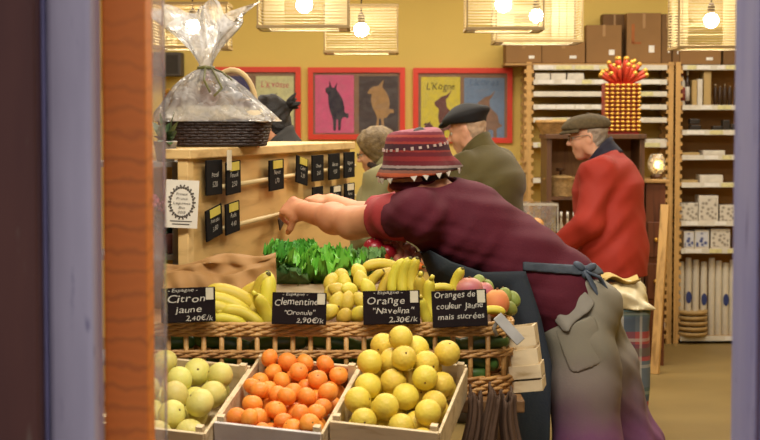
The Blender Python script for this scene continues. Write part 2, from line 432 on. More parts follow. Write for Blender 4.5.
def picture(x0, y0, x1, y1, prints, label):
    Y = BW; k = Y/F
    a = W(x0, y0, Y); c = W(x1, y1, Y); w = c.x-a.x; h = a.z-c.z
    t = thing('picture_frame', label, 'picture', (a.x+w/2, Y-.02, c.z), 'red framed prints on the yellow wall')
    fw = 5.2*k
    b = MB()
    for (lo, hi) in (((a.x, c.z), (c.x, c.z+fw)), ((a.x, a.z-fw), (c.x, a.z)), ((a.x, c.z+fw), (a.x+fw, a.z-fw)), ((c.x-fw, c.z+fw), (c.x, a.z-fw))):
        b.bb((lo[0], Y-.03, lo[1]), (hi[0], Y-.001, hi[1]))
    obj('frame', b, m_redf, t)
    obj('mount', MB().bb((a.x+fw*.8, Y-.012, c.z+fw*.8), (c.x-fw*.8, Y-.004, a.z-fw*.8)), m_mat, t)
    for (px0, py0, px1, py1, col, shapes, text) in prints:
        p = W(px0, py0, Y); q = W(px1, py1, Y)
        o = obj('print', MB().bb((p.x, Y-.016, q.z), (q.x, Y-.0125, p.z)), mat('print_'+col, col, .7, .10, 14), t)
        T = frame4((p.x, Y-.0165, q.z), (1, 0, 0), (0, 0, 1), (0, -1, 0)); pw = q.x-p.x; ph = p.z-q.z
        for (poly, box, c2) in shapes:
            bx0, by0, bx1, by1 = box
            pl = [((bx0+(bx1-bx0)*x)*pw, (by0+(by1-by0)*y)*ph) for x, y in arc(poly, 4)]
            obj('animal_figure', MB().prism(pl, T, .0012), mat('fig_'+c2, c2, .8, .2, 30), o)
        if text:
            b = MB(); write(b, text[0], frame4((p.x+pw*.5, Y-.0172, q.z+ph*text[2]), (1, 0, 0), (0, 0, 1), (0, -1, 0)), ph*.16, pw*.72)
            obj('lettering', b, mat('ink_'+text[1], text[1], .8), o)
    obj('glass', MB().bb((a.x+fw*.9, Y-.022, c.z+fw*.9), (c.x-fw*.9, Y-.0205, a.z-fw*.9)), m_pglass, t)
picture(206, 67, 301, 139, [(222, 76, 250, 132, '#3b3566', [(horse, (.1, .05, .9, .8), '#23203a')], None),
        (256, 76, 294, 133, '#d2d09a', [(bird, (.15, .02, .8, .72), '#4a3a40')], ("L'Kvosse", '#c2405e', .8))],
        'red framed pair of prints, half hidden by the wrapped basket and the dark-haired shopper')
picture(308, 67.5, 405, 139.5, [(315, 75, 354, 133, '#d65a86', [(goat, (.15, .04, .92, .92), '#2c2233')], None),
        (359, 76, 398, 133, '#40302c', [(bird, (.1, .06, .96, .94), '#ab8350')], None)],
        'red framed prints of a black goat on pink and a tan beast on brown')
picture(413, 68, 512, 143, [(421, 77, 460, 140, '#d3c13a', [(horse, (.22, .02, 1., .80), '#6d4038'), (bird, (-.0, .08, .4, .30), '#5c3436')], ("L'Kogne", '#35301c', .80)),
        (464, 78, 504, 140, '#6f86a6', [(horse, (.22, .03, .98, .80), '#8c6a55')], ("Lkoras", '#5a7394', .88))],
        'red framed yellow and blue animal prints behind the man in the beret')
# small things at the far end of the wall beyond the wrapped basket
t = thing('mounted_loudspeaker', 'dark grey box loudspeaker on the wall beyond the wrapped basket', 'speaker', W(166, 75, BW))
a = W(152, 52, BW-.2); c = W(181, 76, BW-.2)
obj('cabinet', MB().bb((a.x-.3, BW-.2, c.z), (c.x, BW-.001, a.z)), mat('speaker_grey', '#4b4540', .7), t, bevel=.006)
obj('grille', MB().bb((a.x-.28, BW-.206, c.z+.02), (c.x-.02, BW-.2, a.z-.02)), mat('speaker_cloth', '#3a3531', .9, .2, 90, .3), t)
# ================================================================ hanging lamps
m_string = mat('lamp_string', '#f0deb2', .5, .05)
m_string.node_tree.nodes['Principled BSDF'].inputs['Transmission Weight'].default_value = .15
m_wire = mat('lamp_wire', '#a98f5e', .5, .1)
m_rod = mat('lamp_clear_rod', '#fff4d8', .3, .03)
m_bulb = emit('bulb_glow', '#fff1d2', 55)
m_cord = mat('black_cord', '#2b2622', .6)
m_sock = mat('socket_brass', '#6b5b45', .4, metal=.6)
def pendant(cx, y0, y1, w, Y, label, depth=None, beads=False, rotz=0):
    k = Y/F; wd = w*k; zt = WZ(y0, Y); zb = WZ(y1, Y); d = depth or wd*.8; c = Vector((WX(cx, Y), Y+d/2, 0)); h = zt-zb
    t = thing('pendant_lamp', label, 'lamp', (c.x, c.y, zt), 'string wound box lamps hanging from the ceiling')
    Rm = Matrix.Rotation(rotz, 3, 'Z')
    def q(x, y, z): return c+Rm@Vector((x, y, 0))+Vector((0, 0, z))
    cs = [(-wd/2, -d/2), (wd/2, -d/2), (wd/2, d/2), (-wd/2, d/2)]
    b = MB()
    for i in range(4):
        b.beam(q(*cs[i], zb), q(*cs[i], zt), .008, .008)
        for z in (zb, zt): b.beam(q(*cs[i], z), q(*cs[(i+1) % 4], z), .014, .014)
    b.beam(q(-wd/2, 0, zt), q(wd/2, 0, zt), .012, .012)
    obj('wire_frame', b, m_wire, t)
    b = MB(); n = max(8, int(h/.0155)); rn = random.Random(cx)
    for j in range(n):
        z = zb+h*(j+.5)/n
        for i in range(4):
            p, s = q(*cs[i], z+rn.uniform(-.002, .002)), q(*cs[(i+1) % 4], z+rn.uniform(-.002, .002))
            b.beam(p, s, .0036, .0036)
    obj('winding', b, m_string, t)
    if beads:      # rolls of thicker cord down the two ends
        for (x0, x1) in ((-wd*.5, -wd*.22), (wd*.2, wd*.5)):
            b = MB()
            for cxx in np.linspace(x0+.03, x1-.03, 3):
                for j in range(n): b.box(q(cxx, d/2-.02, zb+h*(j+.5)/n), ((x1-x0)/3.6, .02, h/n*.62), Rm)
            obj('cord_roll', b, m_string, t)
    # clear strips along the bottom edge
    b = MB()
    for i in range(4):
        p, s = q(*cs[i], zb-.004), q(*cs[(i+1) % 4], zb-.004); nrm = (q(0, 0, zb)-(p+s)/2); nrm.z = 0; nrm.normalize()
        b.add([p, s, s+nrm*.05, p+nrm*.05], [(0, 1, 2, 3)], False)
    obj('bottom_strip', b, m_rod, t, solid=.004)
    zbulb = zb+h*.5
    obj('bulb', MB().ell(q(0, 0, zbulb), .042, n=14, m=10), m_bulb, t)
    obj('socket', MB().lathe([(.016, 0), (.02, .01), (.02, .05), (.008, .07)], q(0, 0, zbulb+.03), 12), m_sock, t)
    obj('cord', MB().tube([q(0, 0, zbulb+.09), q(0, 0, ZC)], .004, 6), m_cord, t)
    return t
pendant(190, 3, 47, 74, 9.3, 'string box lamp above the cellophane wrapped basket', beads=True)
pendant(303, -22, 26.5, 90, 8.6, 'string box lamp with cord rolls above the frame of pink print', beads=True)
pendant(361, 5, 51.5, 73, 9.8, 'lowest small string box lamp, clear sides and round bulb over the tan print')
pendant(505, -24, 28.5, 76, 8.8, 'string box lamp with big bulb over the red frame of the blue print')
pendant(539, -14, 41, 86, 10.2, 'string box lamp hanging lowest before the brown boxes on the shelf top', beads=True)
pendant(716, -10, 47, 76, 9.4, 'string box lamp beside the lavender door jamb, over the tall shelf', beads=True)
# ================================================================ wall shelving, boxes, cabinet
SY = 11.6; SK = SY/F
m_birch = wood('birch', '#c39a5c', '#9a7540', .6, 2.5, (14, 14, 1))
m_shelf = mat('shelf_pine', '#b58d55', .6, .2, 5)
m_strip = mat('label_strip', '#d9d4c6', .4, .12, 22)
m_ltag = mat('price_label_yellow', '#d8d29a', .6, .2, 40)
m_wtag = mat('price_label_white', '#e8e6df', .6, .1, 40)
m_card = mat('cardboard', '#8b673c', .8, .12, 4, .08)
m_tape = mat('parcel_tape', '#a07a48', .4, .05)
def shelving(name, x0, x1, rows, label, back=None):
    t = thing(name, label, 'shelving', (WX((x0+x1)/2, SY), SY+.15, 0))
    xa, xb = WX(x0, SY), WX(x1, SY); ztop = WZ(62, SY)
    for px in (x0, x1):
        for yy in (SY+.02, SY+.31):
            X = WX(px, SY)
            b = MB().bb((X-.017, yy-.017, 0), (X+.017, yy+.017, ztop))
            z = .05
            while z < ztop-.05:                      # toothed cleats for the shelf pins
                for sx in (-1, 1): b.box((X+sx*.024, yy, z), (.016, .03, .026))
                z += .055
            obj('upright', b, m_birch, t)
    for i, y in enumerate(rows):
        z = WZ(y, SY)
        s = obj('shelf', MB().bb((xa+.02, SY+.012, z-.012), (xb-.02, SY+.33, z+.010)), m_shelf, t)
        obj('label_strip', MB().bb((xa+.03, SY-.004, z-.020), (xb-.03, SY+.011, z+.014)), m_strip, s)
        b = MB(); c2 = MB(); rn = random.Random(i*7+x0); x = xa+.06
        while x < xb-.16:
            w = rn.uniform(.05, .13)
            if rn.random() < .72: obj('price_label', MB().bb((x, SY-.007, z-.016), (x+w, SY-.0045, z+.011)), m_ltag if rn.random() < .45 else m_wtag, s)
            x += w+rn.uniform(.008, .06)
    if back: obj('back_panel', MB().bb((xa, SY+.331, .05), (xb, SY+.34, ztop-.03)), back, t)
    return t
shelving('wall_shelf_unit', 529, 671, (67, 81.5, 93.5, 106.5, 119.5, 144.5, 180, 225, 275, 325), 'pine rack of shallow shelves with price strips behind the men in caps')
shelving('wall_shelf_unit', 678, 812, (67, 107, 132, 157, 184.5, 223, 250.5, 338), 'pine shelf unit of deep shelves beside the lavender door jamb', mat('shelf_back', '#a37b47', .7, .15, 4))
# ---- cardboard boxes on the top
def carton(x0, y0, x1, y1, label, Y=None, dep=.28, name='cardboard_box', col=None, yaw=0, mark=0):
    Y = Y or SY+.02; a = W(x0, y0, Y); c = W(x1, y1, Y); w = c.x-a.x; h = a.z-c.z
    t = thing(name, label, 'box', ((a.x+c.x)/2, Y+dep/2, c.z), 'cardboard boxes on top of the shelves')
    m = col or m_card
    obj('carton', MB().bb((a.x, Y, c.z), (c.x, Y+dep, a.z)), m, t, bevel=.004)
    obj('tape', MB().bb((a.x+w*.46, Y-.002, a.z-h*.3), (a.x+w*.54, Y+dep*.99, a.z+.0015)), m_tape, t)
    obj('shipping_label', MB().box((a.x+w*.72, Y-.0025, c.z+h*.28), (w*.16, .003, h*.14)), m_wtag, t)
    if mark:
        b = MB(); x = a.x+w*.14; z = c.z+h*.78
        b.bb((x, Y-.003, z-h*.38), (x+.02, Y, z)); b.bb((x, Y-.003, z-h*.4), (x+w*.28, Y, z-h*.36))
        obj('printed_mark', b, mat('box_print', '#9a5a2c', .8), t)
    t.rotation_euler.z = yaw
    return t
ctop = mat('cardboard_dark', '#74542f', .8, .15, 4)
board = MB().bb((WX(505, SY), SY+.0, WZ(65.3, SY)), (WX(674, SY), SY+.33, WZ(63.2, SY)))
bo = tag(obj('shelf_top_board', board, m_shelf), 'thin board on top of the shallow shelves under the cartons', 'board')
carton(506, 42, 541.5, 63, 'low brown carton at the end beside the blue print frame')
carton(542, 42, 585, 63, 'low wide brown carton next to the tall cartons, under the hanging lamp', mark=0)
carton(586.5, 25, 621.5, 63, 'square brown carton with a dark speck, beside the tallest carton', dep=.14)
carton(603, 14, 626, 63, 'brown carton standing behind the square one', Y=SY+.17, dep=.15, col=ctop)
carton(627, 13, 661, 63, 'tallest brown carton with printed mark on the shelf top', dep=.25, mark=1)
carton(662, 14, 671.5, 63, 'narrow brown carton on edge beside the tallest one', dep=.22, col=ctop)
carton(673, 15, 679.5, 64.5, 'thin dark carton on edge above the shared upright', dep=.2, col=ctop)
carton(680, 44, 721, 64.5, 'wide brown carton on the deep shelf unit below the lamp')
carton(723.5, 46, 760, 64.5, 'brown carton next to the door jamb on the deep shelf unit', col=ctop)
# ---- goods on the shallow rack
def block(name, x0, y0, x1, y1, m, label, cat, Y=None, dep=.16, group=None, face=None):
    Y = Y or SY+.03; a = W(x0, y0, Y); c = W(x1, y1, Y)
    b = MB().bb((a.x, Y, c.z), (c.x, Y+dep, a.z))
    if face:
        t = thing(name, label, cat, ((a.x+c.x)/2, Y+dep/2, c.z), group)
        obj('carton', b, m, t, bevel=.003)
        w = c.x-a.x; h = a.z-c.z
        obj('printed_face', MB().bb((a.x+w*.08, Y-.002, c.z+h*.1), (c.x-w*.08, Y+.001, a.z-h*.1)), face, t)
        return t
    return tag(obj(name, b, m, bevel=.004), label, cat, group)
m_wbox = mat('white_carton', '#d5cfc2', .6, .12, 15)
for i, (x0, x1) in enumerate(((535, 550), (551, 566), (567.5, 584))):
    block('paper_packet', x0, 73, x1, 80, m_wbox, ['pale paper packet nearest the upright on the upper rack shelf', 'pale paper packet between two others on the upper rack shelf', 'pale paper packet on the upper rack shelf, nearest the red candy tower'][i], 'packet', face=m_strip)
for i, (x0, y0, x1, y1) in enumerate(((646, 139, 669, 143.5), (645, 149, 0, 0))):
    if x1: block('paper_packet', x0, y0, x1, y1, m_wbox, 'flat pale packet on the low rack shelf beside the dark cabinet', 'packet', face=m_strip)
# folded white cloth roll
b = MB()
for j in range(4):
    z = WZ(138.5, SY)-.012-j*.017; b.ell((WX(657, SY), SY-.12+.02, z-.03), (.085-.003*j, .06, .012), n=14, m=8)
# ---- goods on the deep unit
def bottle(name, px, y0, y1, wpx, m, mc, label, cat, Y=SY+.06, group=None, lab=None, prof=None):
    X = WX(px, Y); za = WZ(y1, Y); h = WZ(y0, Y)-za; r = wpx*Y/F/2
    t = thing(name, label, cat, (X, Y+r, za), group)
    obj('body', MB().lathe(prof or [(r*.9, 0), (r, .01), (r, h*.66), (r*.8, h*.74), (r*.38, h*.8), (r*.38, h*.9)], (X, Y+r, za), 14), m, t)
    if mc: obj('cap', MB().lathe([(r*.44, h*.88), (r*.44, h), (0, h)], (X, Y+r, za), 12), mc, t)
    if lab: obj('label', MB().lathe([(r*1.02, h*.15), (r*1.02, h*.55)], (X, Y+r, za), 14), lab, t)
    return t
mdk = mat('dark_jar', '#3a2618', .3, .2); mtan = mat('tan_carton', '#b59a63', .6, .1, 12); mred = mat('label_wine', '#8a3a32', .6)
mglass = mat('bottle_glass', '#8d7a5e', .2, .1)
bottle('bottle', 682.5, 72, 106, 6, m_wbox, mred, 'white bottle with wine red cap next to the rack upright', 'bottle', lab=mred)
bottle('bottle', 687.5, 71, 106, 5, mdk, m_wbox, 'slim dark bottle with pale cap beside the white bottle', 'bottle', lab=m_wbox)
block('book', 692.5, 80, 697, 106, mtan, 'tan upright box next to the slim dark bottle', 'box')
block('book', 697.7, 79, 702.5, 106, m_wbox, 'pale upright box between two tan ones', 'box')
block('book', 704, 71, 711, 106, mtan, 'tallest tan upright box on the upper deep shelf', 'box')
for i, px in enumerate((715.5, 720.3, 725, 730, 736)):
    bottle('jar', px, 84+2*(i % 2), 106, 4.6, mdk, mglass, 'small dark jar in the row on the upper deep shelf', 'jar', group='dark jars on the upper deep shelf', prof=[(.012, 0), (.0155, .01), (.0155, .1), (.011, .12), (.011, .13)])
for i, (x0, y0, x1, y1) in enumerate(((690, 119, 700, 124), (690.5, 125, 701, 130.5), (713, 126, 722, 131), (723, 120, 730, 131), (731, 124, 738, 131))):
    block('tin', x0, y0, x1, y1, mat('black_tin', '#2b241f', .4, .2), ['small black tin lying on another tin', 'small black tin under another tin', 'low black tin in the middle of the second deep shelf', 'taller black tin beside the low one', 'black tin nearest the door jamb'][i], 'tin', dep=.08)
block('flat_box', 703, 150.5, 725, 155, m_wbox, 'flat white box on the third deep shelf', 'box', face=m_strip)
block('flat_box', 682, 152.5, 700, 155.5, mtan, 'thin tan box lying on the third deep shelf', 'box')
block('flat_box', 700, 175, 723, 183, m_wbox, 'white box on the fourth deep shelf', 'box', face=m_strip)
block('flat_box', 681, 180, 698, 183, mtan, 'thin tan box lying on the fourth deep shelf', 'box')
def checker(name, c1, c2, sc):
    m, nt, bs = newmat(name); L = nt.links; tc = N(nt, 'ShaderNodeTexCoord'); v = N(nt, 'ShaderNodeTexVoronoi'); v.inputs['Scale'].default_value = sc
    L.new(tc.outputs['Object'], v.inputs['Vector']); r = ramp(nt, [(.3, lin(c1)), (.55, lin(c2))]); L.new(v.outputs['Distance'], r.inputs[0]); L.new(r.outputs[0], bs.inputs['Base Color']); return m
mpat = checker('patterned_print', '#8d8578', '#cfc8ba', 40); mbl = checker('blue_print', '#2f3f7d', '#c6c8cf', 34)
block('patterned_box', 679.5, 203, 698, 222, mpat, 'low grey patterned box on the fifth deep shelf', 'box', face=mpat)
block('patterned_box', 699, 195.5, 718, 222, m_wbox, 'tall grey patterned box on the fifth deep shelf', 'box', face=mpat)
block('patterned_box', 720, 205, 738, 222, mpat, 'grey patterned box next to the door jamb', 'box', face=mpat)
block('patterned_box', 684, 231, 694, 248.5, m_wbox, 'blue and white packet nearest the upright above the candles', 'box', face=mbl)
block('patterned_box', 695, 230, 709, 248.5, m_wbox, 'wider blue and white packet above the candles', 'box', face=mbl)
block('patterned_box', 711, 229, 730, 248.5, m_wbox, 'blue and white packet with a pale top above the candles', 'box', face=mpat)
mcan = mat('white_tube', '#d3cbb9', .4, .06, 20); mblue = mat('blue_sticker', '#2b3a72', .5)
for i, (px, y0) in enumerate(((683, 262), (690.5, 258), (698, 260), (706, 262), (714, 258), (721, 261), (728, 263), (735, 260))):
    k = SY/F; X = WX(px, SY+.08); za = WZ(336.5, SY+.08); h = WZ(y0, SY+.08)-za
    t = thing('paper_tube', 'tall white wrapped tube in the row on the bottom shelf', 'tube', (X, SY+.1, za), 'white tubes on the bottom shelf')
    obj('tube', MB().lathe([(.022, 0), (.024, .01), (.024, h*.9), (.02, h), (0, h)], (X, SY+.1, za), 14), mcan, t)
    if i in (1, 3, 6): obj('sticker', MB().prism([(.02*math.cos(q), .042*math.sin(q)) for q in np.linspace(0, 6.1, 16)], frame4((X, SY+.0765, za+h*.5), (1, 0, 0), (0, 0, 1), (0, -1, 0)), .003), mblue, t)
X = WX(695, SY+.02); za = WZ(336.8, SY+.02)
for j in range(5):
    p = MB().lathe([(.0, .004), (.07, .002), (.098, .014), (.102, .036), (.09, .030), (.0, .012)], (X, SY+.03, za+j*.037), 24)
    tag(obj('woven_plate', p, mat('woven_plate', '#b69763', .7, .2, 40)), 'shallow beige dish in the stack before the white tubes', 'dish', 'stack of beige dishes on the bottom shelf')
# ---- dark cabinet with two baskets and the candy tower
CY = 10.45
m_dark = wood('dark_wood', '#5a3a20', '#3c2412', .5, 3, (10, 10, 1)); m_dback = wood('cabinet_inner', '#a06c34', '#7d5226', .55, 3, (8, 8, 1))
xa, xb = WX(547, CY), WX(645, CY); zt = WZ(139, CY)
t = thing('open_cabinet', 'dark wooden open cabinet behind the man in the red jacket', 'cabinet', ((xa+xb)/2, CY+.2, 0))
for X in (xa, xb-.03): obj('side_panel', MB().bb((X, CY, 0), (X+.03, CY+.4, zt)), m_dark, t)
obj('back_panel', MB().bb((xa+.03, CY+.38, 0), (xb-.03, CY+.4, zt)), m_dback, t)
obj('top', MB().bb((xa-.01, CY-.02, zt), (xb+.01, CY+.4, zt+.03)), m_dark, t, bevel=.004)
for y in (198, 262, 330): obj('shelf', MB().bb((xa+.03, CY, WZ(y+2, CY)), (xb-.03, CY+.38, WZ(y-1, CY))), m_dark, t)
ztop = zt+.03
m_wick = mat('wicker_brown', '#b08850', .6, .3, 40, .5, 60)
m_wick2 = mat('wicker_tan', '#ad8a55', .6, .3, 40, .5, 60)
def round_basket(cx, y0, y1, wpx, Y, m, label, handle=None, lid=None, taper=.8, zb=None):
    k = Y/F; X = WX(cx, Y); zb = WZ(y1, Y) if zb is None else zb; h = WZ(y0, Y)-zb; r = wpx*k/2
    t = thing('wicker_basket', label, 'basket', (X, Y, zb))
    b = MB()
    for j in range(9):
        f = j/8; rr = lerp(r*taper, r, f)
        b.tube([(X+rr*(1+.012*(-1)**(i+j))*math.cos(2*PI*i/32), Y+rr*.8*(1+.012*(-1)**(i+j))*math.sin(2*PI*i/32), zb+.006+(h-.012)*f) for i in range(32)], .011 if j < 8 else .013, 6, True)
    obj('woven_side', b, m, t)
    obj('base', MB().lathe([(0, .002), (r*taper*.95, .002), (r*taper*.95, .01), (0, .01)], (X, Y, zb), 20), m, t)
    b = MB()
    for i in range(20):
        q = 2*PI*i/20; b.tube([(X+r*taper*math.cos(q), Y+r*taper*.8*math.sin(q), zb+.004), (X+r*1.02*math.cos(q), Y+r*.8*math.sin(q), zb+h)], .006, 5)
    obj('stakes', b, m, t)
    if handle:
        hh = handle*k; obj('handle', MB().tube([(X+r*math.cos(a), Y, zb+h+hh*math.sin(a)) for a in np.linspace(0, PI, 16)], .009, 6), m, t)
    if lid:
        obj('lid', MB().lathe([(r*1.02, h), (r*.9, h+.012), (r*.3, h+.02), (.0, h+.02)], (X, Y, zb), 20), m, t)
        obj('knob', MB().lathe([(.008, h+.018), (.008, h+.04), (.028, h+.045), (.028, h+.06), (0, h+.062)], (X, Y, zb), 14), m_dark, t)
    return t
round_basket(556, 121, 138, 38, CY+.16, m_wick, 'brown wicker basket on top of the dark cabinet beside the flat cap', taper=.7, zb=ztop)
round_basket(561, 178, 197, 30, CY+.14, m_wick2, 'lidded tan wicker basket on the cabinet shelf', lid=1, zb=WZ(197, CY))
# candy tower
TY = CY+.02; k = TY/F; xa2, xb2 = WX(604, TY), WX(641.5, TY); zA, zB = ztop, WZ(83, TY)
m_redfoil = mat('red_foil', '#b02a1c', .35, .15, 10); m_gold = mat('gold_foil', '#d8a548', .28, .12, 30, .3, 120, metal=.6)
t = thing('candy_tower', 'red tower of gold wrapped chocolates topped with red sticks', 'sweets', ((xa2+xb2)/2, TY+.1, ztop))
obj('red_box', MB().bb((xa2+.012, TY+.014, zA), (xb2-.012, TY+.22, zB)), m_redfoil, t)
nx, nz = 7, 12; p0 = None; rb = (xb2-xa2)/nx*.47
for j in range(nz):
    for i in range(nx):
        pos = Vector((xa2+(i+.5)*(xb2-xa2)/nx, TY, zA+.012+(j+.5)*(zB-zA-.012)/nz))
        if p0 is None:
            p0 = obj('gold_chocolate', MB().ell(pos, (rb, rb, (zB-zA)/nz*.40), n=10, m=6), m_gold, t)
            base = pos.copy(); l0 = p0.location.copy()
        else:
            c = p0.copy(); COL.objects.link(c); c.parent = t; c.location = l0+(pos-base)
m_stick = mat('red_stick', '#c8432c', .4, .2, 30)
rn = random.Random(3); q0 = None
for i in range(30):
    a = -1.2+2.4*((i % 10)/9)+rn.uniform(-.1, .1); dy = (i//10)*.05-.02; Lh = rn.uniform(.08, .165)-.02*abs(a)
    base_ = Vector((lerp(xa2, xb2, .5)+.05*math.sin(a), TY+.06+dy, zB)); tip = base_+Vector((math.sin(a)*Lh*.9, -.02, max(.05, math.cos(a)*Lh)))
    s = obj('red_stick', MB().tube([base_, base_.lerp(tip, .8), tip], [.009, .015, .011], 8), m_stick, t)
    obj('gold_end', MB().ell(tip, (.016, .014, .016), n=10, m=6), m_gold, s)
# glass lamp jar with a glowing bulb beside the cabinet
JY = CY+.25; X = WX(657, JY); zb = WZ(174, JY); k = JY/F
t = thing('table_lamp', 'small lit glass lamp between the cabinet and the deep shelf unit', 'lamp', (X, JY, zb-.0))
h = WZ(154, JY)-zb; r = 9*k
obj('glass_shade', MB().lathe([(r*.5, .0), (r*.95, h*.3), (r, h*.6), (r*.7, h*.95), (r*.55, h)], (X, JY, zb), 18), film('lamp_glass', '#f0d9a8', .4, .1, .8, 40, .4), t, solid=.003)
obj('bulb', MB().ell((X+.012, JY, zb+h*.45), .028, n=12, m=8), emit('lamp_glow', '#ffe7b8', 26), t)
obj('base', MB().lathe([(r*.7, -.03), (r*.7, -.01), (r*.4, .004), (0, .004)], (X, JY, zb), 16), m_dark, t)
# brown chest and planks under the lamp
a = W(646, 205, JY-.15); c = W(664, 345, JY-.15)
t = thing('wooden_chest', 'red brown wooden chest under the lit glass lamp', 'chest', ((a.x+c.x)/2, JY, 0))
m_chest = wood('chest_wood', '#6b3b20', '#4a2412', .45, 3, (10, 10, 1))
zc = zb-.03
obj('body', MB().bb((a.x, JY-.15, 0), (c.x, JY+.16, zc-.02)), m_chest, t)
obj('top', MB().bb((a.x-.02, JY-.18, zc-.02), (c.x+.02, JY+.17, zc)), m_shelf, t, bevel=.004)
for z0, z1 in ((.1, .38), (.42, .64), (.68, .9)):
    d = obj('drawer', MB().bb((a.x+.01, JY-.165, z0), (c.x-.01, JY-.15, z1)), m_chest, t, bevel=.004)
    obj('knob', MB().ell(((a.x+c.x)/2, JY-.175, (z0+z1)/2), .014, n=10, m=6), m_gold, d)
a = W(658, 205, 10.2); c = W(664, 348, 10.2)
b = MB().beam((WX(657, 10.2), 10.2, .0), (WX(667, 10.35), 10.38, WZ(205, 10.35)), .05, .03)
tag(obj('wooden_plank', b, m_birch), 'pale plank leaning upright against the red brown chest', 'plank')
# low display in front of the cabinet: clear bin of orange packets
BY = 9.6; k = BY/F
a = W(519, 204, BY); c = W(557, 262, BY)
t = thing('clear_bin', 'clear plastic bin of orange snack bags in front of the cabinet', 'bin', ((a.x+c.x)/2, BY+.15, c.z))
mcl = film('clear_plastic', haze=.14, rough=.1, bump=.05, gl=.3)
for lo, hi in (((a.x, BY, c.z), (c.x, BY+.006, a.z)), ((a.x, BY+.3, c.z), (c.x, BY+.306, a.z)), ((a.x, BY+.006, c.z), (a.x+.006, BY+.3, a.z)), ((c.x-.006, BY+.006, c.z), (c.x, BY+.3, a.z)), ((a.x+.006, BY+.006, c.z), (c.x-.006, BY+.3, c.z+.006))):
    obj('clear_side', MB().bb(lo, hi), mcl, t)
b = MB()
for lo, hi in (((a.x-.004, BY-.004, a.z-.01), (c.x+.004, BY+.0, a.z+.004)), ((c.x, BY-.004, c.z), (c.x+.006, BY+.004, a.z)), ((a.x-.006, BY-.004, c.z), (a.x, BY+.004, a.z))): b.bb(lo, hi)
obj('edge_rim', b, m_strip, t)
m_bag = mat('orange_bag', '#d9872c', .35, .3, 14, .4, 20, rnd=.12)
for i, (px, py) in enumerate(((530, 238), (543, 236), (524, 228), (536, 227), (548, 240), (529, 248), (544, 250))):
    p = W(px, py, BY+.05+.09*(i % 3))
    tag(obj('snack_bag', MB().ell(p, (.042, .02, .055), Euler((.3*(i % 3-1), .4*(i % 2), 0)).to_matrix(), 14, 10, fn=lambda w, u: Vector((w.x*(1+.25*abs(u.z)), w.y*(1-u.z**4), w.z))), m_bag), 'orange snack bag in the clear bin by the cabinet', 'bag', 'orange bags in the clear bin')
obj_z = c.z
t = thing('display_table', 'wooden display table under the clear bin of orange bags', 'table', (WX(545, BY), BY+.2, 0))
xa, xb = WX(515, BY), WX(600, BY)
obj('top', MB().bb((xa, BY-.03, obj_z-.03), (xb, BY+.36, obj_z)), m_chest, t, bevel=.004)
for X in (xa+.04, xb-.04):
    for yy in (BY+.0, BY+.32): obj('leg', MB().bb((X-.02, yy-.02, 0), (X+.02, yy+.02, obj_z-.03)), m_chest, t)
# pack of jars on the table, white-lidded
for i, px in enumerate((562, 568.5, 575)):
    bottle('jar', px, 212, 262, 5.6, mat('pale_jar', '#b9a88a', .3, .2, 30), m_strip, 'pale glass jar in the row on the display table', 'jar', Y=BY+.06, group='pale jars on the display table', lab=m_wbox)
t = thing('card_box', 'white patterned box on the display table beside the clear bin', 'box', (WX(590, BY), BY+.1, obj_z))
a = W(583, 214, BY+.04); c = W(597, 262, BY+.04)
obj('carton', MB().bb((a.x, BY+.04, obj_z), (c.x, BY+.2, a.z)), m_wbox, t); obj('printed_face', MB().bb((a.x+.01, BY+.038, obj_z+.02), (c.x-.01, BY+.041, a.z-.02)), mpat, t)
# hook rack seen past the green jacket
RY = 10.9; t = thing('hook_rack', 'narrow wooden hook rack with hanging packets behind the green jacket', 'rack', (WX(523, RY), RY, 0))
a = W(515, 160, RY)
obj('post', MB().bb((WX(524.5, RY), RY, 0), (WX(527, RY), RY+.02, WZ(150, RY))), m_birch, t)
for y in (161, 171):
    obj('arm', MB().bb((WX(508, RY), RY-.02, WZ(y+1.5, RY)), (WX(526, RY), RY, WZ(y, RY))), m_birch, t)
for i, (px, y) in enumerate(((518, 174), (522, 176), (519, 200), (523, 205))):
    tag(obj('hanging_packet', MB().ell(W(px, y+9, RY-.03), (.018, .012, .06), n=10, m=8), mat('packet_mix', '#6e4a22', .5, .3, 20, rnd=.3)), 'small packet on the narrow hook rack', 'packet', 'packets on the hook rack')
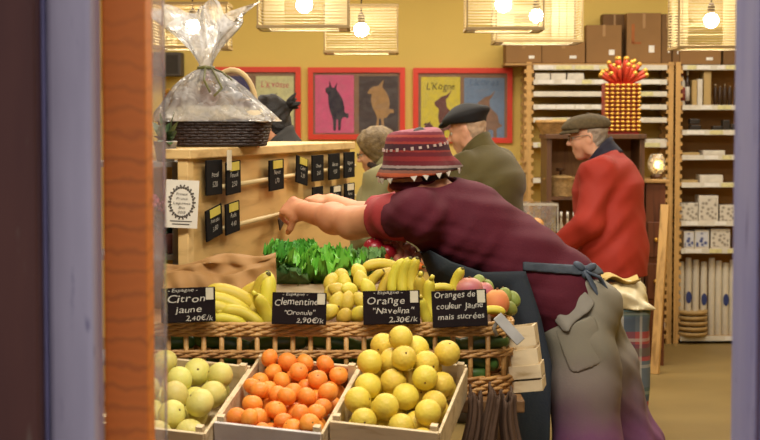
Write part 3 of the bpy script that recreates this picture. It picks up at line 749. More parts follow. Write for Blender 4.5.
# ================================================================ people
def skinmat(name, c, red):
    return mat(name, c, .55, .1, 9, .05, 60, col2=red, sss=.06)
m_skin = skinmat('skin', '#d79b73', '#c4805c'); m_skin2 = skinmat('skin_old', '#dca887', '#c88a6c'); m_skin3 = skinmat('skin_pale', '#d9a684', '#c68f6d')
m_eye = mat('eye_white', '#c9bcae', .2, .02); m_iris = mat('iris', '#2c1d14', .2)
def M3(x, y, z): return Matrix((x, y, z)).transposed()
def headR(yaw, pitch=0., roll=0.):
    """x forward, y to the person's left, z up; positive pitch looks down"""
    return Euler((roll, pitch, yaw), 'XYZ').to_matrix()
def head(s, c, R, k=1.):
    c = Vector(c)
    def P(x, y, z): return c+R@(Vector((x, y, z))*k)
    def E(p, r, kk=.012, op=1): s.ell(P(*p), [q*k for q in r], R, kk, op)
    def K(a, b, ra, rb, kk=.01, op=1): s.cone(P(*a), P(*b), ra*k, rb*k, kk, op)
    E((-.014, 0, .036), (.093, .074, .087)); E((.026, 0, -.03), (.062, .058, .088), .02)
    E((.052, 0, -.098), (.026, .028, .022), .02)
    for y in (-1, 1):
        E((.05, y*.036, -.03), (.03, .022, .026), .02)
        E((-.008, y*.062, -.045), (.03, .014, .05), .03)
    K((.076, -.03, .026), (.076, .03, .026), .013, .013, .015)
    for y in (-1, 1): E((.093, y*.032, .002), (.014, .016, .012), .008, -1)
    K((.086, 0, .012), (.108, 0, -.028), .008, .012, .008); E((.098, .012, -.032), (.011, .009, .009), .006); E((.098, -.012, -.032), (.011, .009, .009), .006)
    K((.080, -.018, -.062), (.080, .018, -.062), .008, .008, .006); K((.079, -.016, -.073), (.079, .016, -.073), .009, .009, .006)
    for y in (-1, 1):
        E((-.012, y*.078, -.006), (.020, .008, .034), .004); E((-.006, y*.086, -.004), (.011, .006, .022), .004, -1)
def eyes(t, c, R, k=1.):
    c = Vector(c)
    for y in (-1, 1):
        p = c+R@(Vector((.072, y*.031, .003))*k)
        e = obj('eye', MB().ell(p, .0120*k, n=12, m=8), m_eye, t)
        obj('iris', MB().ell(p+R@Vector((.0085*k, 0, 0)), .0062*k, n=10, m=6), m_iris, e)
def hand(s, wr, R, side=1, curl=(25, 40, 30), k=1., thumb=(.55, .62, -.35), spread=4):
    """R: x along the hand, y toward the thumb side, z out of the back of the hand"""
    wr = Vector(wr)
    def P(x, y, z): return wr+R@(Vector((x, y, z))*k)
    s.box(P(.048, 0, 0), (.086*k, .074*k, .028*k), R, .013*k, .012)
    s.cone(wr, P(.03, 0, 0), .026*k, .026*k, .015, sq=(R@Vector((0, 0, 1)), .75))
    s.ell(P(.03, .028, -.008), (.03*k, .018*k, .018*k), R, .012)
    for i, (y, L) in enumerate(((.029, .070), (.0095, .079), (-.0105, .073), (-.029, .057))):
        p = P(.082-.004*abs(i-1), y, .002); a = 0; sp = R_((1.5-i)*spread); r = .0092-.0006*i
        s.ell(p, .0105*k, None, .006)
        for seg, c_ in zip((.46, .30, .24), curl):
            a += R_(c_); d = R@Vector((math.cos(a)*math.cos(sp), math.sin(sp), -math.sin(a)))
            q = p+d*(L*seg*k); s.cone(p, q, r*k, (r-.0009)*k, .004); p = q; r -= .0009
    p = P(.022, .032, -.006); d = Vector(thumb).normalized()
    for L, r in ((.045, .0125), (.034, .0108)):
        q = p+R@(d*L*k); s.cone(p, q, r*k, (r-.0012)*k, .006); p = q; d = (d+Vector((.35, -.35, -.1))).normalized()
def hairmesh(t, c, R, m, k=1., infl=.014, planes=(), extra=None, h=.006, name='hair', wig=.004):
    c = Vector(c); s = SDF(c-V(.2, .2, .22), c+V(.2, .2, .2), h)
    s.ell(c+R@(Vector((-.016, 0, .038))*k), [(q+infl)*k for q in (.093, .074, .087)], R)
    s.ell(c+R@(Vector((-.03, 0, -.02))*k), [(q+infl)*k for q in (.066, .066, .075)], R, .02)
    if extra: extra(s, c, R)
    s.disp(lambda X, Y, Z: wig*np.sin(X*95+3*np.sin(Z*40))*np.sin(Y*80+Z*60))
    for p, n in planes: s.cut(c+R@(Vector(p)*k), R@Vector(n), .008)
    return s.mesh(name, m, t)
def frame_dir(x, zhint=(0, 0, 1)):
    x = Vector(x).normalized(); z = Vector(zhint); z = (z-x*z.dot(x)).normalized(); return M3(x, z.cross(x), z)
# ---------------------------------------------------------------- a standing figure, built facing +x at the origin
def stander(label, X, Y, yaw, H, sp):
    t = thing('person', label, 'person', (0, 0, 0)); k = H/1.7
    ln = sp.get('lean', .0); bk = sp.get('bulk', 1.)
    def J(x, y, z): return Vector(((x+ln*max(0, z-.95))*k, y*k, z*k))
    pel, wai, che, nk = J(0, 0, .93), J(0, 0, 1.08), J(-.01-sp.get('hunch', 0)*.3, 0, 1.27), J(-.01, 0, 1.43-sp.get('sink', 0))
    sh = {q: J(-.005, q*.175*bk, 1.375-sp.get('sink', 0)) for q in (-1, 1)}
    hc = J(*sp.get('head', (.045, 0, 1.575))); HR = headR(*sp.get('hrot', (0, 0, 0)))
    arms = sp['arms']     # {side: (elbow, wrist, finger direction)}
    torso = [(pel, .125*bk), (wai, .125*bk), (che, .135*bk), (nk, .06)]
    sq = (Vector((0, 1, 0)), 1.28)
    def legs(s, infl, stop=0.):
        for q in (-1, 1):
            s.chain([J(0, q*.09, .9), J(.01, q*.095, .48), J(-.01, q*.1, .09+stop)], [.095*k, .062*k, .045*k], .03, None, infl)
    def trunk(s, infl, kk=.04):
        s.chain([p for p, r in torso], [r*k for p, r in torso], kk, sq, infl)
        for q in (-1, 1): s.cone(che, sh[q], .10*k, .062*k, .04, infl=infl)
    def arm(s, q, infl, cuff=0.):
        e, w, fd = arms[q]; e = J(*e); w = J(*w); w2 = e.lerp(w, 1-cuff)
        s.chain([sh[q], e, w2], [.056*k, .045*k, lerp(.045, .03, 1-cuff)*k], .025, None, infl)
    # skin
    s = SDF((-.5, -.5, -.02), (.6, .5, H+.08), .0075)
    trunk(s, 0); legs(s, 0)
    for q in (-1, 1):
        arm(s, q, 0); e, w, fd = arms[q]; hand(s, J(*w), frame_dir(fd, (0, q*.8, .6)), q, k=k*1.0)
        s.cone(J(-.02, q*.1, .06), J(.13, q*.105, .035), .042*k, .03*k, .02)
    s.cone(nk, hc+HR@Vector((-.025, 0, -.05)), .056*k, .054*k, .03)
    head(s, hc, HR, k*.98)
    s.mesh('body', sp['skin'], t); eyes(t, hc, HR, k*.98)
    # trousers
    s = SDF((-.4, -.4, .02), (.4, .4, 1.12*k), .011)
    s.cone(pel, wai, .125*bk*k, .12*bk*k, .03, sq=sq, infl=.012); legs(s, .026, -.02)
    s.disp(folds(.004, (.3, .2, 1), 36, seed=H)); s.cut(J(0, 0, 1.07), (0, 0, 1)); s.cut(J(0, 0, .05), (0, 0, -1))
    s.mesh('trousers', sp['trousers'], t)
    # shoes
    for q in (-1, 1):
        s = SDF((-.12, -.22, -.01), (.26, .22, .16), .008)
        s.cone(J(-.03, q*.1, .055), J(.15, q*.105, .038), .05*k, .04*k, .02); s.cone(J(-.01, q*.1, .09), J(-.02, q*.1, .05), .05*k, .05*k, .02)
        s.cut((0, 0, .002), (0, 0, -1)); s.mesh('shoe', m_shoe, t)
    # coat
    s = SDF((-.5, -.5, .5), (.6, .5, 1.65), .0085)
    trunk(s, .034); hz = sp.get('hem', .78)
    s.chain([wai, pel, J(-.005, 0, hz-.1)], [.125*bk*k, .128*bk*k, .135*bk*k], .04, (Vector((0, 1, 0)), 1.32), .034)
    for q in (-1, 1): arm(s, q, .024+.004*bk, .10)
    s.disp(folds(.005, (.45, .25, 1), 38, seed=H*3)); s.disp(folds(.0025, (1, .3, -.6), 70, seed=H*5))
    s.cut(J(0, 0, hz), (0, 0, 1) if False else (0, 0, -1)); s.cut(nk+Vector((.0, 0, .035)), HR@Vector((.3, 0, 1)))
    coat = s.mesh('jacket', sp['coat'], t)
    # cuffs, collar, back seam
    for q in (-1, 1):
        e, w, fd = arms[q]; e = J(*e); w = J(*w); d = (w-e)
        p = e+d*.86; p2 = e+d*.93
        obj('cuff', MB().tube([p, p2], [.064*k, .061*k], 18, caps=False), sp.get('cuff', sp['coat']), coat, solid=.008)
    cm = sp.get('collar', sp['coat']); b = MB(); ax = (hc-nk).normalized()
    cx = Vector((1, 0, 0)); cx = (cx-ax*cx.dot(ax)).normalized(); cy = ax.cross(cx)
    def col(u, v):
        q = 2*PI*u+.0; rr = lerp(.088, .074, v)*k*(1.0+.10*abs(math.cos(q))); hgt = lerp(-.02, .062-.022*math.cos(q), v)
        rr += .012*max(0, v-.7)/.3
        return nk+cx*(rr*math.cos(q)-.008)+cy*(rr*1.02*math.sin(q))+ax*(hgt*k)
    b.grid(col, 32, 5); obj('collar', b, cm, coat, solid=.009)
    if 'seam' in sp: pass
    return t, hc, HR, k, J, nk
m_shoe = mat('shoe_leather', '#2a2019', .45, .2, 10)
m_redcoat = mat('red_jacket_cloth', '#a52c1c', .75, .12, 5, .12, 160)
m_olive = mat('olive_coat_cloth', '#544a22', .8, .16, 6, .15, 160, sheen=.1)
m_khaki = mat('khaki_coat_cloth', '#8f8a62', .8, .14, 6, .12, 140)
m_navy = mat('navy_cloth', '#222133', .8, .15, 20, .1)
m_char = mat('charcoal_coat', '#3a3836', .8, .2, 8, .1)
m_trk = mat('dark_trouser', '#2e2b2a', .8, .2, 8, .1)
m_grhair = mat('grey_hair', '#9a8a78', .7, .25, 60, .5, 120)
m_blond = mat('ash_blond_hair', '#86704a', .6, .35, 50, .6, 110, col2='#5e4a2e')
m_dkhair = mat('black_brown_hair', '#150e0b', .6, .3, 50, .5, 110)
# --- man in the red jacket
L = {1: ((.06, .27, 1.09), (.245, .21, .955), (.8, -.2, -.35)), -1: ((.03, -.26, 1.08), (.23, -.19, .98), (.8, .2, -.2))}
t, hc, HR, k, J, nk = stander('elderly man in red jacket and tweed flat cap facing the shelves', 0, 0, 0, 1.60,
    dict(lean=.13, bulk=1.08, head=(.065, 0, 1.535), hrot=(R_(8), R_(6), 0), sink=.02, arms=L, skin=m_skin2, trousers=m_trk, coat=m_redcoat, collar=m_navy, cuff=m_redcoat, hem=.80))
hairmesh(t, hc, HR, m_grhair, k*.98, .007, [((0, 0, .045), (0, 0, 1)), ((.004, 0, 0), (1, 0, .25)), ((0, 0, -.085), (0, 0, -1))])
m_tweed = mat('tweed_cap', '#5b4d33', .85, .3, 70, .3, 160)
def flatcap(t, hc, HR, k, m, tilt=R_(4)):
    def P(x, y, z): return hc+HR@(Vector((x, y, z))*k)
    c = P(0, 0, .075); s = SDF(c-V(.2, .2, .14), c+V(.2, .2, .14), .006)
    s.ell(P(-.012, 0, .062), (.118*k, .094*k, .062*k), HR, .01); s.ell(P(.05, 0, .058), (.085*k, .08*k, .038*k), HR, .03)
    s.disp(folds(.003, (1, .3, .2), 40, seed=2))
    s.cut(P(0, 0, .042), HR@Vector((.05, 0, -1)), .01); o = s.mesh('cap', m, t)
    b = MB()
    def f(u, v):
        a = lerp(-1.25, 1.25, u); r = lerp(.085, .145, v*math.cos(a*.62)); return P(r*math.cos(a)*1.02, r*math.sin(a)*.78, .052-.022*v*v)
    b.grid(f, 14, 4); obj('peak', b, m, o, solid=.008)
    obj('button', MB().ell(P(-.015, 0, .124), (.009, .009, .005)), m, o)
flatcap(t, hc, HR, k, m_tweed)
# spectacles
def glasses(t, hc, HR, k, m):
    b = MB()
    def P(x, y, z): return hc+HR@(Vector((x, y, z))*k)
    for y in (-1, 1):
        b.tube([P(.098, y*.033+.021*math.cos(a), .002+.016*math.sin(a)) for a in np.linspace(0, 2*PI, 17)[:-1]], .0022*k, 6, True)
        b.tube([P(.097, y*.055, .006), P(.06, y*.076, .008), P(-.012, y*.083, .010), P(-.022, y*.084, -.008)], .0022*k, 6)
    b.tube([P(.1, -.012, .006), P(.104, 0, .009), P(.1, .012, .006)], .002*k, 6)
    obj('spectacles', b, m, t)
m_frame_d = mat('dark_spectacle_frame', '#2b211c', .3); m_frame_l = mat('wire_spectacle_frame', '#8d7a66', .3, metal=.5)
glasses(t, hc, HR, k, m_frame_l)
# jacket back seams and shirt collar line are part of the jacket; a knitted scarf edge shows at the neck
t.location = (WX(614, 8.5), 8.5, 0); t.rotation_euler.z = R_(162)
# --- man in the olive coat and black beret
L = {1: ((.02, .28, 1.07), (.20, .24, .92), (.7, -.1, -.7)), -1: ((.04, -.27, 1.07), (.22, -.22, .93), (.7, .1, -.7))}
t, hc, HR, k, J, nk = stander('elderly man in olive coat and black beret seen from behind', 0, 0, 0, 1.63,
    dict(lean=.14, bulk=1.1, head=(.05, 0, 1.535), hrot=(R_(14), R_(12), 0), sink=.02, hunch=.08, arms=L, skin=m_skin2, trousers=m_trk, coat=m_olive, hem=.66))
hairmesh(t, hc, HR, mat('thin_grey_hair', '#b8997c', .7, .2, 60, .3, 120), k*.98, .004, [((0, 0, .045), (0, 0, 1)), ((-.01, 0, 0), (1, 0, .25)), ((0, 0, -.06), (0, 0, -1))])
m_beret = mat('black_beret_felt', '#17171c', .75, .2, 20, .1)
def P(x, y, z): return hc+HR@(Vector((x, y, z))*k)
c = P(0, 0, .08); s = SDF(c-V(.22, .22, .14), c+V(.22, .22, .14), .006)
s.ell(P(-.012, 0, .082), (.135*k, .115*k, .042*k), HR@Euler((0, R_(6), 0)).to_matrix(), .01); s.cone(P(-.01, -.01, .045), P(-.01, .01, .06), .088*k, .088*k, .03, sq=(HR@Vector((1, 0, 0)), 1.15))
s.cut(P(0, 0, .044), HR@Vector((.12, 0, -1)), .008); o = s.mesh('beret', m_beret, t)
obj('beret_tip', MB().ell(P(.112, .0, .062), (.035*k, .06*k, .014*k), HR@Euler((0, R_(22), 0)).to_matrix()), m_beret, o)
t.location = (WX(489, 8.5), 8.55, 0); t.rotation_euler.z = R_(146)
# --- woman with glasses in khaki
L = {1: ((.10, .25, 1.10), (.26, .16, .96), (.8, -.4, .2)), -1: ((.09, -.24, 1.08), (.25, -.14, .99), (.8, .4, .2))}
t, hc, HR, k, J, nk = stander('short-haired woman with dark spectacles and khaki jacket by the sign panel', 0, 0, 0, 1.475,
    dict(lean=.10, bulk=1.12, head=(.055, 0, 1.56), hrot=(R_(4), R_(10), 0), sink=-.03, arms=L, skin=m_skin3, trousers=m_trk, coat=m_khaki, collar=m_khaki, hem=.7))
def ex(s, c, R): s.ell(c+R@Vector((-.02, 0, .05)), (.112, .098, .095), R, .02)
hairmesh(t, hc, HR, m_blond, k, .020, [((.062, 0, 0), (1, 0, -.35)), ((0, 0, -.10), (.25, 0, -1)), ((.03, 0, -.02), (.8, 0, -.55))], ex, wig=.003)
glasses(t, hc, HR, k, m_frame_d)
s = obj('scarf', MB().tube([nk+Vector((.075*math.cos(a)+.015, .075*math.sin(a), .022+.010*math.sin(3*a))) for a in np.linspace(0, 2*PI, 20)[:-1]], .019, 10, True), mat('dark_scarf', '#3a2c28', .9, .3, 40, .4), t)
t.location = (WX(393, 9.), 9.0, 0); t.rotation_euler.z = R_(166)
# --- dark haired woman behind the panel
L = {1: ((.08, .24, 1.10), (.26, .16, 1.02), (.8, -.4, .0)), -1: ((.08, -.24, 1.10), (.26, -.16, 1.02), (.8, .4, 0))}
t, hc, HR, k, J, nk = stander('dark-haired person with tied-back hair and charcoal coat behind the sign panel', 0, 0, 0, 1.66,
    dict(lean=.12, bulk=1.0, head=(.045, 0, 1.55), hrot=(R_(5), R_(20), 0), sink=.01, arms=L, skin=m_skin, trousers=m_trk, coat=m_char, hem=.75))
def ex(s, c, R):
    s.cone(c+R@Vector((-.10, 0, .03)), c+R@Vector((-.118, 0, .034)), .026, .022, .012)
hairmesh(t, hc, HR, m_dkhair, k, .013, [((.052, 0, 0), (1, 0, -.35)), ((0, 0, -.10), (0, 0, -1)), ((.03, 0, -.02), (.8, 0, -.7))], ex)
b = MB(); p0 = hc+HR@Vector((-.112, 0, .034))
for i in range(9):
    a = i*.7; d = HR@Vector((-.034-.010*(i % 3), .026*math.cos(a), .015+.03*math.sin(a))); b.tube([p0, p0+d*.6+Vector((0, 0, .008)), p0+d*1.2], [.017, .014, .004], 6)
obj('hair_knot', b, m_dkhair, t)
t.location = (WX(291, 8.), 8.0, 0); t.rotation_euler.z = R_(168)
# ================================================================ the stallholder leaning over the produce
VT = thing('person', 'stallholder in knitted hat, plum shirt and dark apron reaching across the produce', 'person', (WX(600, 5.5), 5.5, 0))
pN, pC1, pC2, pC3, pC4, pC5 = W(420, 188, 5.43), W(440, 214, 5.43), W(468, 229, 5.44), W(520, 264, 5.45), W(558, 294, 5.45), W(566, 306, 5.45)
SHl, SHr = W(418, 214, 5.27), W(418, 212, 5.60)
El, Wl = W(352, 223, 5.50), W(304, 211, 5.74)
Er, Wr = W(362, 217, 5.76), W(331, 202, 5.95)
HC = W(416, 170, 5.42)
yawh = R_(153); HRv = headR(yawh, R_(20), 0)
sqY = (Vector((0, 1, 0)), 1.22)
HipL, HipR = W(580, 328, 5.37), W(588, 330, 5.54)
KneL, KneR = W(588, 448, 5.35), W(628, 450, 5.60)
AnkL, AnkR = W(600, 592, 5.36), W(672, 590, 5.68)
AnkL.z = AnkR.z = .09
HL = frame_dir(W(279, 203, 5.83)-Wl, (-.2, -.75, .6)); HRr = frame_dir(W(300, 198, 6.03)-Wr, (.1, -.3, .95))
s = SDF((-.50, 5.0, -.02), (1.15, 6.15, 1.42), .006)
s.chain([pN, pC1, pC2, pC3, pC4], [.055, .10, .11, .105, .11], .04, sqY)
for sh in (SHl, SHr): s.cone(pC1, sh, .08, .052, .04)
s.chain([SHl, El, Wl], [.054, .052, .033], .02); s.ell(Er.lerp(Er, 0), .04, None, .02)
s.ell(Vector(Wl).lerp(Vector(Wl), 0)+(Vector(El)-Vector(Wl))*.62, (.05, .05, .05), None, .03)
s.chain([SHr, Er, Wr], [.056, .048, .030], .02)
hand(s, Wl, HL, 1, (48, 62, 40), 1.04, (.45, .5, -.7)); hand(s, Wr, HRr, -1, (32, 50, 34), 1.04, (.5, .6, -.5))
for hp, kn, an in ((HipL, KneL, AnkL), (HipR, KneR, AnkR)):
    s.chain([hp, kn, an], [.1, .065, .045], .03); s.cone(an+V(.03, 0, -.04), an+V(-.14, 0, -.055), .04, .03, .02)
s.cone(pN, HC+HRv@Vector((-.03, 0, -.05)), .058, .055, .03)
head(s, HC, HRv, .98)
s.mesh('body', m_skin, VT); eyes(VT, HC, HRv, .98)
hairmesh(VT, HC, HRv, m_dkhair, .98, .008, [((-.02, 0, 0), (1, 0, .2)), ((0, 0, -.06), (0, 0, -1))])
# shirt
m_plum = mat('plum_shirt_cloth', '#581c2b', .8, .14, 5, .12, 140, spec=.25)
m_under = mat('red_sleeve_cloth', '#9c2b2e', .75, .12, 8, .1, 140)
def torso(s, infl, kk=.045):
    s.chain([pN, pC1, pC2, pC3, pC4, pC5], [.066, .122, .140, .138, .140, .142], kk, sqY, infl)
    for sh in (SHl, SHr): s.cone(pC1, sh, .10, .074, .04, infl=infl)
sleeve_l = SHl.lerp(Vector(Vector(El)), .62); sleeve_r = SHr.lerp(Vector(Er), .62)
hemn = W(590, 284, 5.45)-W(552, 330, 5.45); hemd = Vector((hemn.z, 0, -hemn.x)).normalized()
s = SDF((-.1, 4.95, .85), (.85, 5.95, 1.45), .0065)
torso(s, 0)
s.chain([SHl, sleeve_l], [.076, .073], .03); s.chain([SHr, sleeve_r], [.076, .073], .03)
s.disp(folds(.0045, (.75, .1, -.6), 60, seed=1)); s.disp(folds(.0035, (.25, .35, .9), 44, (4, 3, 5), 4)); s.disp(folds(.0012, (.2, -.3, .9), 95, seed=9))
for sh, el in ((SHl, Vector(El)), (SHr, Vector(Er))):
    d = (el-sh).normalized(); p = sh+d*.105
    q = sh+d*.3
    # open the sleeve end with a box-shaped cut just past it
    s.box(sh+d*.195, (.2, .26, .26), frame_dir(d), .004, .004, -1)
s.cut(W(571, 307, 5.45), hemd)
hz = HC+HRv@Vector((-.02, 0, -.03)); s.ell(hz, (.10, .09, .09), None, .02, -1)
shirt = s.mesh('shirt', m_plum, VT)
b = MB(); ax = (HC-pN).normalized(); cx = ax.orthogonal().normalized(); cy = ax.cross(cx)
pc = pN+ax*.03
b.tube([pc+cx*(.082*math.cos(a))+cy*(.082*math.sin(a)) for a in np.linspace(0, 2*PI, 24)[:-1]], .014, 8, True); obj('neckband', b, m_plum, shirt)
for sh, el in ((SHl, Vector(El)), (SHr, Vector(Er))):
    d = (el-sh).normalized(); s = SDF(sh-V(.3, .3, .3), sh+V(.3, .3, .3), .006)
    s.cone(sh+d*.02, sh+d*.26, .073, .072, .01); s.disp(folds(.004, d, 50, seed=3)); s.cut(sh+d*.182, d); s.cut(sh+d*.04, -d)
    s.mesh('undershirt_sleeve', m_under, VT)
# trousers: grey, dip-dyed purple towards the hems (the dye is part of the cloth)
m_tro, nt, bs = newmat('dip_dyed_trousers'); Lk = nt.links
tc = N(nt, 'ShaderNodeTexCoord'); sx = N(nt, 'ShaderNodeSeparateXYZ'); Lk.new(tc.outputs['Object'], sx.inputs[0])
no = N(nt, 'ShaderNodeTexNoise'); no.inputs['Scale'].default_value = 7; no.inputs['Detail'].default_value = 4; Lk.new(tc.outputs['Object'], no.inputs['Vector'])
ma = N(nt, 'ShaderNodeMath', operation='MULTIPLY_ADD'); Lk.new(no.outputs['Fac'], ma.inputs[0]); ma.inputs[1].default_value = .16; Lk.new(sx.outputs['Z'], ma.inputs[2])
r = ramp(nt, [(.0, lin('#744068')), (.60, lin('#7d4e72')), (.72, lin('#7c6a6a')), (.9, lin('#8a8474'))]); Lk.new(ma.outputs[0], r.inputs[0])
n2 = N(nt, 'ShaderNodeTexNoise'); n2.inputs['Scale'].default_value = 140; n2.inputs['Detail'].default_value = 3; Lk.new(tc.outputs['Object'], n2.inputs['Vector'])
bp = N(nt, 'ShaderNodeBump'); bp.inputs['Strength'].default_value = .15; bp.inputs['Distance'].default_value = .004; Lk.new(n2.outputs['Fac'], bp.inputs['Height'])
Lk.new(bp.outputs[0], bs.inputs['Normal']); Lk.new(r.outputs[0], bs.inputs['Base Color']); bs.inputs['Roughness'].default_value = .85
def breeches(s, infl):
    s.chain([pC4+V(-.01, 0, -.005), W(574, 312, 5.45)], [.128, .140], .03, sqY, infl)
    s.ell(W(588, 306, 5.40), .098+infl, None, .05); s.ell(W(588, 306, 5.54), .098+infl, None, .05)
    for hp, kn, an in ((HipL, KneL, AnkL), (HipR, KneR, AnkR)):
        s.chain([hp, hp.lerp(kn, .5), kn, an], [.115, .112, .108, .118], .03, None, infl)
s = SDF((.35, 4.95, .0), (1.2, 5.95, 1.12), .0075); breeches(s, 0)
s.disp(folds(.008, (.2, .3, 1), 26, seed=6)); s.disp(folds(.006, (1, .5, .25), 38, seed=2)); s.disp(folds(.003, (.6, .3, .8), 75, seed=8))
s.cut(W(548, 284, 5.45), -hemd); s.cut((0, 0, .04), (0, 0, -1)); tro = s.mesh('trousers', m_tro, VT)
# slanted side pocket with its folded edge
s = SDF((.35, 4.95, .6), (.95, 5.5, 1.1), .005); breeches(s, .010)
Rp = frame_dir(W(592, 298, 5.3)-W(560, 326, 5.3), (0, -1, 0))
s2 = SDF((.35, 4.95, .6), (.95, 5.5, 1.1), .005); s2.box(W(575, 312, 5.25), (.135, .055, .3), Rp, .01, .0)
s.f = np.maximum(s.f, s2.f); s.disp(folds(.006, (1, 0, .8), 70, seed=5)); s.mesh('pocket_flap', mat('pocket_lining', '#8f8a80', .85, .1, 20, .1), tro)
s = SDF((.35, 4.95, .6), (.95, 5.5, 1.1), .005); breeches(s, .003)
s2 = SDF((.35, 4.95, .6), (.95, 5.5, 1.1), .005); s2.box(W(583, 345, 5.25), (.13, .15, .3), frame_dir(W(592, 298, 5.3)-W(570, 306, 5.3), (0, -1, 0)), .02, .0)
s.f = np.maximum(s.f, s2.f); s.mesh('pocket_bag', m_tro, tro)
for an in (AnkL, AnkR):
    s = SDF(an-V(.25, .15, .1), an+V(.15, .15, .1), .008); s.cone(an+V(.03, 0, -.045), an+V(-.15, 0, -.055), .05, .036, .02); s.cut((0, 0, .0), (0, 0, -1)); s.mesh('shoe', m_shoe, VT)
# apron: bib under the chest, skirt hanging in front of the thighs
m_apr = mat('slate_apron_cloth', '#30393a', .8, .2, 5, .15, 120, col2='#232b3a')
lev = [((430, 250, 5.30), (420, 252, 5.43)), ((452, 262, 5.265), (430, 277, 5.43)), ((482, 272, 5.255), (448, 300, 5.43)), ((524, 271, 5.245), (486, 318, 5.43)), ((541, 320, 5.235), (497, 345, 5.42)),
       ((553, 366, 5.228), (503, 385, 5.41)), ((552, 420, 5.225), (504, 430, 5.41)), ((549, 520, 5.22), (502, 520, 5.41))]
def apr(u, v):
    x = v*(len(lev)-1); i = min(int(x), len(lev)-2); f = x-i; f = f*f*(3-2*f)
    A = [lerp(p, q, f) for p, q in zip(lev[i][0], lev[i+1][0])]; Bp = [lerp(p, q, f) for p, q in zip(lev[i][1], lev[i+1][1])]
    side = -1 if u < .5 else 1; w = abs(u-.5)*2
    a = W(*A); bq = W(*Bp)
    if side > 0: a = Vector((a.x, 2*5.43-a.y, a.z))
    kx = Vector((lerp(bq.x, a.x, .22), a.y, lerp(bq.z, a.z, .3)))
    p = bq*(1-w)**2+kx*2*w*(1-w)+a*w*w
    p.x += .006*math.sin(u*26+v*5)*min(1, v*2); p.y += .006*math.sin(u*19-v*7)*min(1, v*2); return p
b = MB(); b.grid(apr, 36, 40); ap = obj('apron', b, m_apr, VT, solid=.006)
# apron tie round the waist, knot and loose ends
s = SDF((.2, 4.95, .85), (.85, 5.95, 1.3), .005); torso(s, .008); s.disp(folds(.004, (.75, .1, -.6), 46, seed=1))
z0 = W(545, 268.5, 5.25); nrm = Vector((.09, 0, 1)).normalized()
for sg in (1, -1): s.cut(z0+nrm*(.014*sg), nrm*sg)
s.cut(W(522, 270, 5.3), (-1, 0, 0)); m_tie = mat('apron_tie_cloth', '#414a55', .8, .25, 25, .15, 90); s.mesh('tie', m_tie, ap)
b = MB(); kp = W(584, 270, 5.34)
for (dx, dz, dy, L_) in ((-.018, .014, -.03, .028), (.018, .010, -.028, .026), (.0, -.010, -.03, .02)):
    b.ell(kp+V(dx, dy, dz), (L_*.8, .015, .013), Euler((0, -math.atan2(dz, dx), 0)).to_matrix(), 12, 8)
b.tube([kp+V(0, -.035, 0), kp+V(.02, -.05, -.04), kp+V(.045, -.04, -.075), kp+V(.075, -.02, -.14)], [.012, .014, .016, .014], 8, flat=.4)
b.tube([kp+V(0, -.035, 0), kp+V(.045, -.03, -.02), kp+V(.08, .0, -.08), kp+V(.10, .02, -.16)], [.012, .014, .016, .013], 8, flat=.4)
obj('tie_knot', b, mat('striped_tie_cloth', '#4b5563', .8, .35, 30), ap)
# knitted bucket hat
m_hat, nt, bs = newmat('striped_knit'); Lk = nt.links
tc = N(nt, 'ShaderNodeTexCoord'); sx = N(nt, 'ShaderNodeSeparateXYZ'); Lk.new(tc.outputs['Generated'], sx.inputs[0])
no = N(nt, 'ShaderNodeTexNoise'); no.inputs['Scale'].default_value = 30; Lk.new(tc.outputs['Generated'], no.inputs['Vector'])
ma = N(nt, 'ShaderNodeMath', operation='MULTIPLY_ADD'); Lk.new(no.outputs['Fac'], ma.inputs[0]); ma.inputs[1].default_value = .03; Lk.new(sx.outputs['Z'], ma.inputs[2])
bands = [(0, '#7a3320'), (.06, '#c9603a'), (.13, '#8d5a4a'), (.19, '#3f2c2c'), (.23, '#a08c86'), (.28, '#6b1e26'), (.37, '#8f2a2c'), (.46, '#6d1f2a'), (.54, '#96352e'), (.58, '#47202c'), (.70, '#a03a32'), (.75, '#7a2230'), (.83, '#a8453a'), (.88, '#7c2a3a'), (.94, '#b0707a')]
r = ramp(nt, [(p, lin(c)) for p, c in bands], 'CONSTANT'); Lk.new(ma.outputs[0], r.inputs[0]); Lk.new(r.outputs[0], bs.inputs['Base Color']); bs.inputs['Roughness'].default_value = .9
wv = N(nt, 'ShaderNodeTexWave'); wv.inputs['Scale'].default_value = 22; wv.bands_direction = 'Z'; Lk.new(tc.outputs['Generated'], wv.inputs['Vector'])
bp = N(nt, 'ShaderNodeBump'); bp.inputs['Strength'].default_value = .5; bp.inputs['Distance'].default_value = .006; Lk.new(wv.outputs['Fac'], bp.inputs['Height']); Lk.new(bp.outputs[0], bs.inputs['Normal'])
hatc = W(417.5, 164, 5.42); hR = Euler((R_(3), R_(-7), 0)).to_matrix()
hb = [(.142, -.030), (.147, -.026), (.136, -.008), (.121, .010), (.117, .022), (.112, .05), (.105, .075), (.096, .098), (.088, .108), (.078, .112), (.06, .104), (.03, .097), (0, .095)]
hb = [(r_*.91, z_*.95) for r_, z_ in hb]; b = MB(); b.lathe(hb, hatc, 56, hR, wob=lambda q, z: 1+(.055*math.sin(q*5+1)+.02*math.sin(q*13))*max(0, min(1, (.03-z)/.05))+.015*math.sin(q*3+z*30)); 
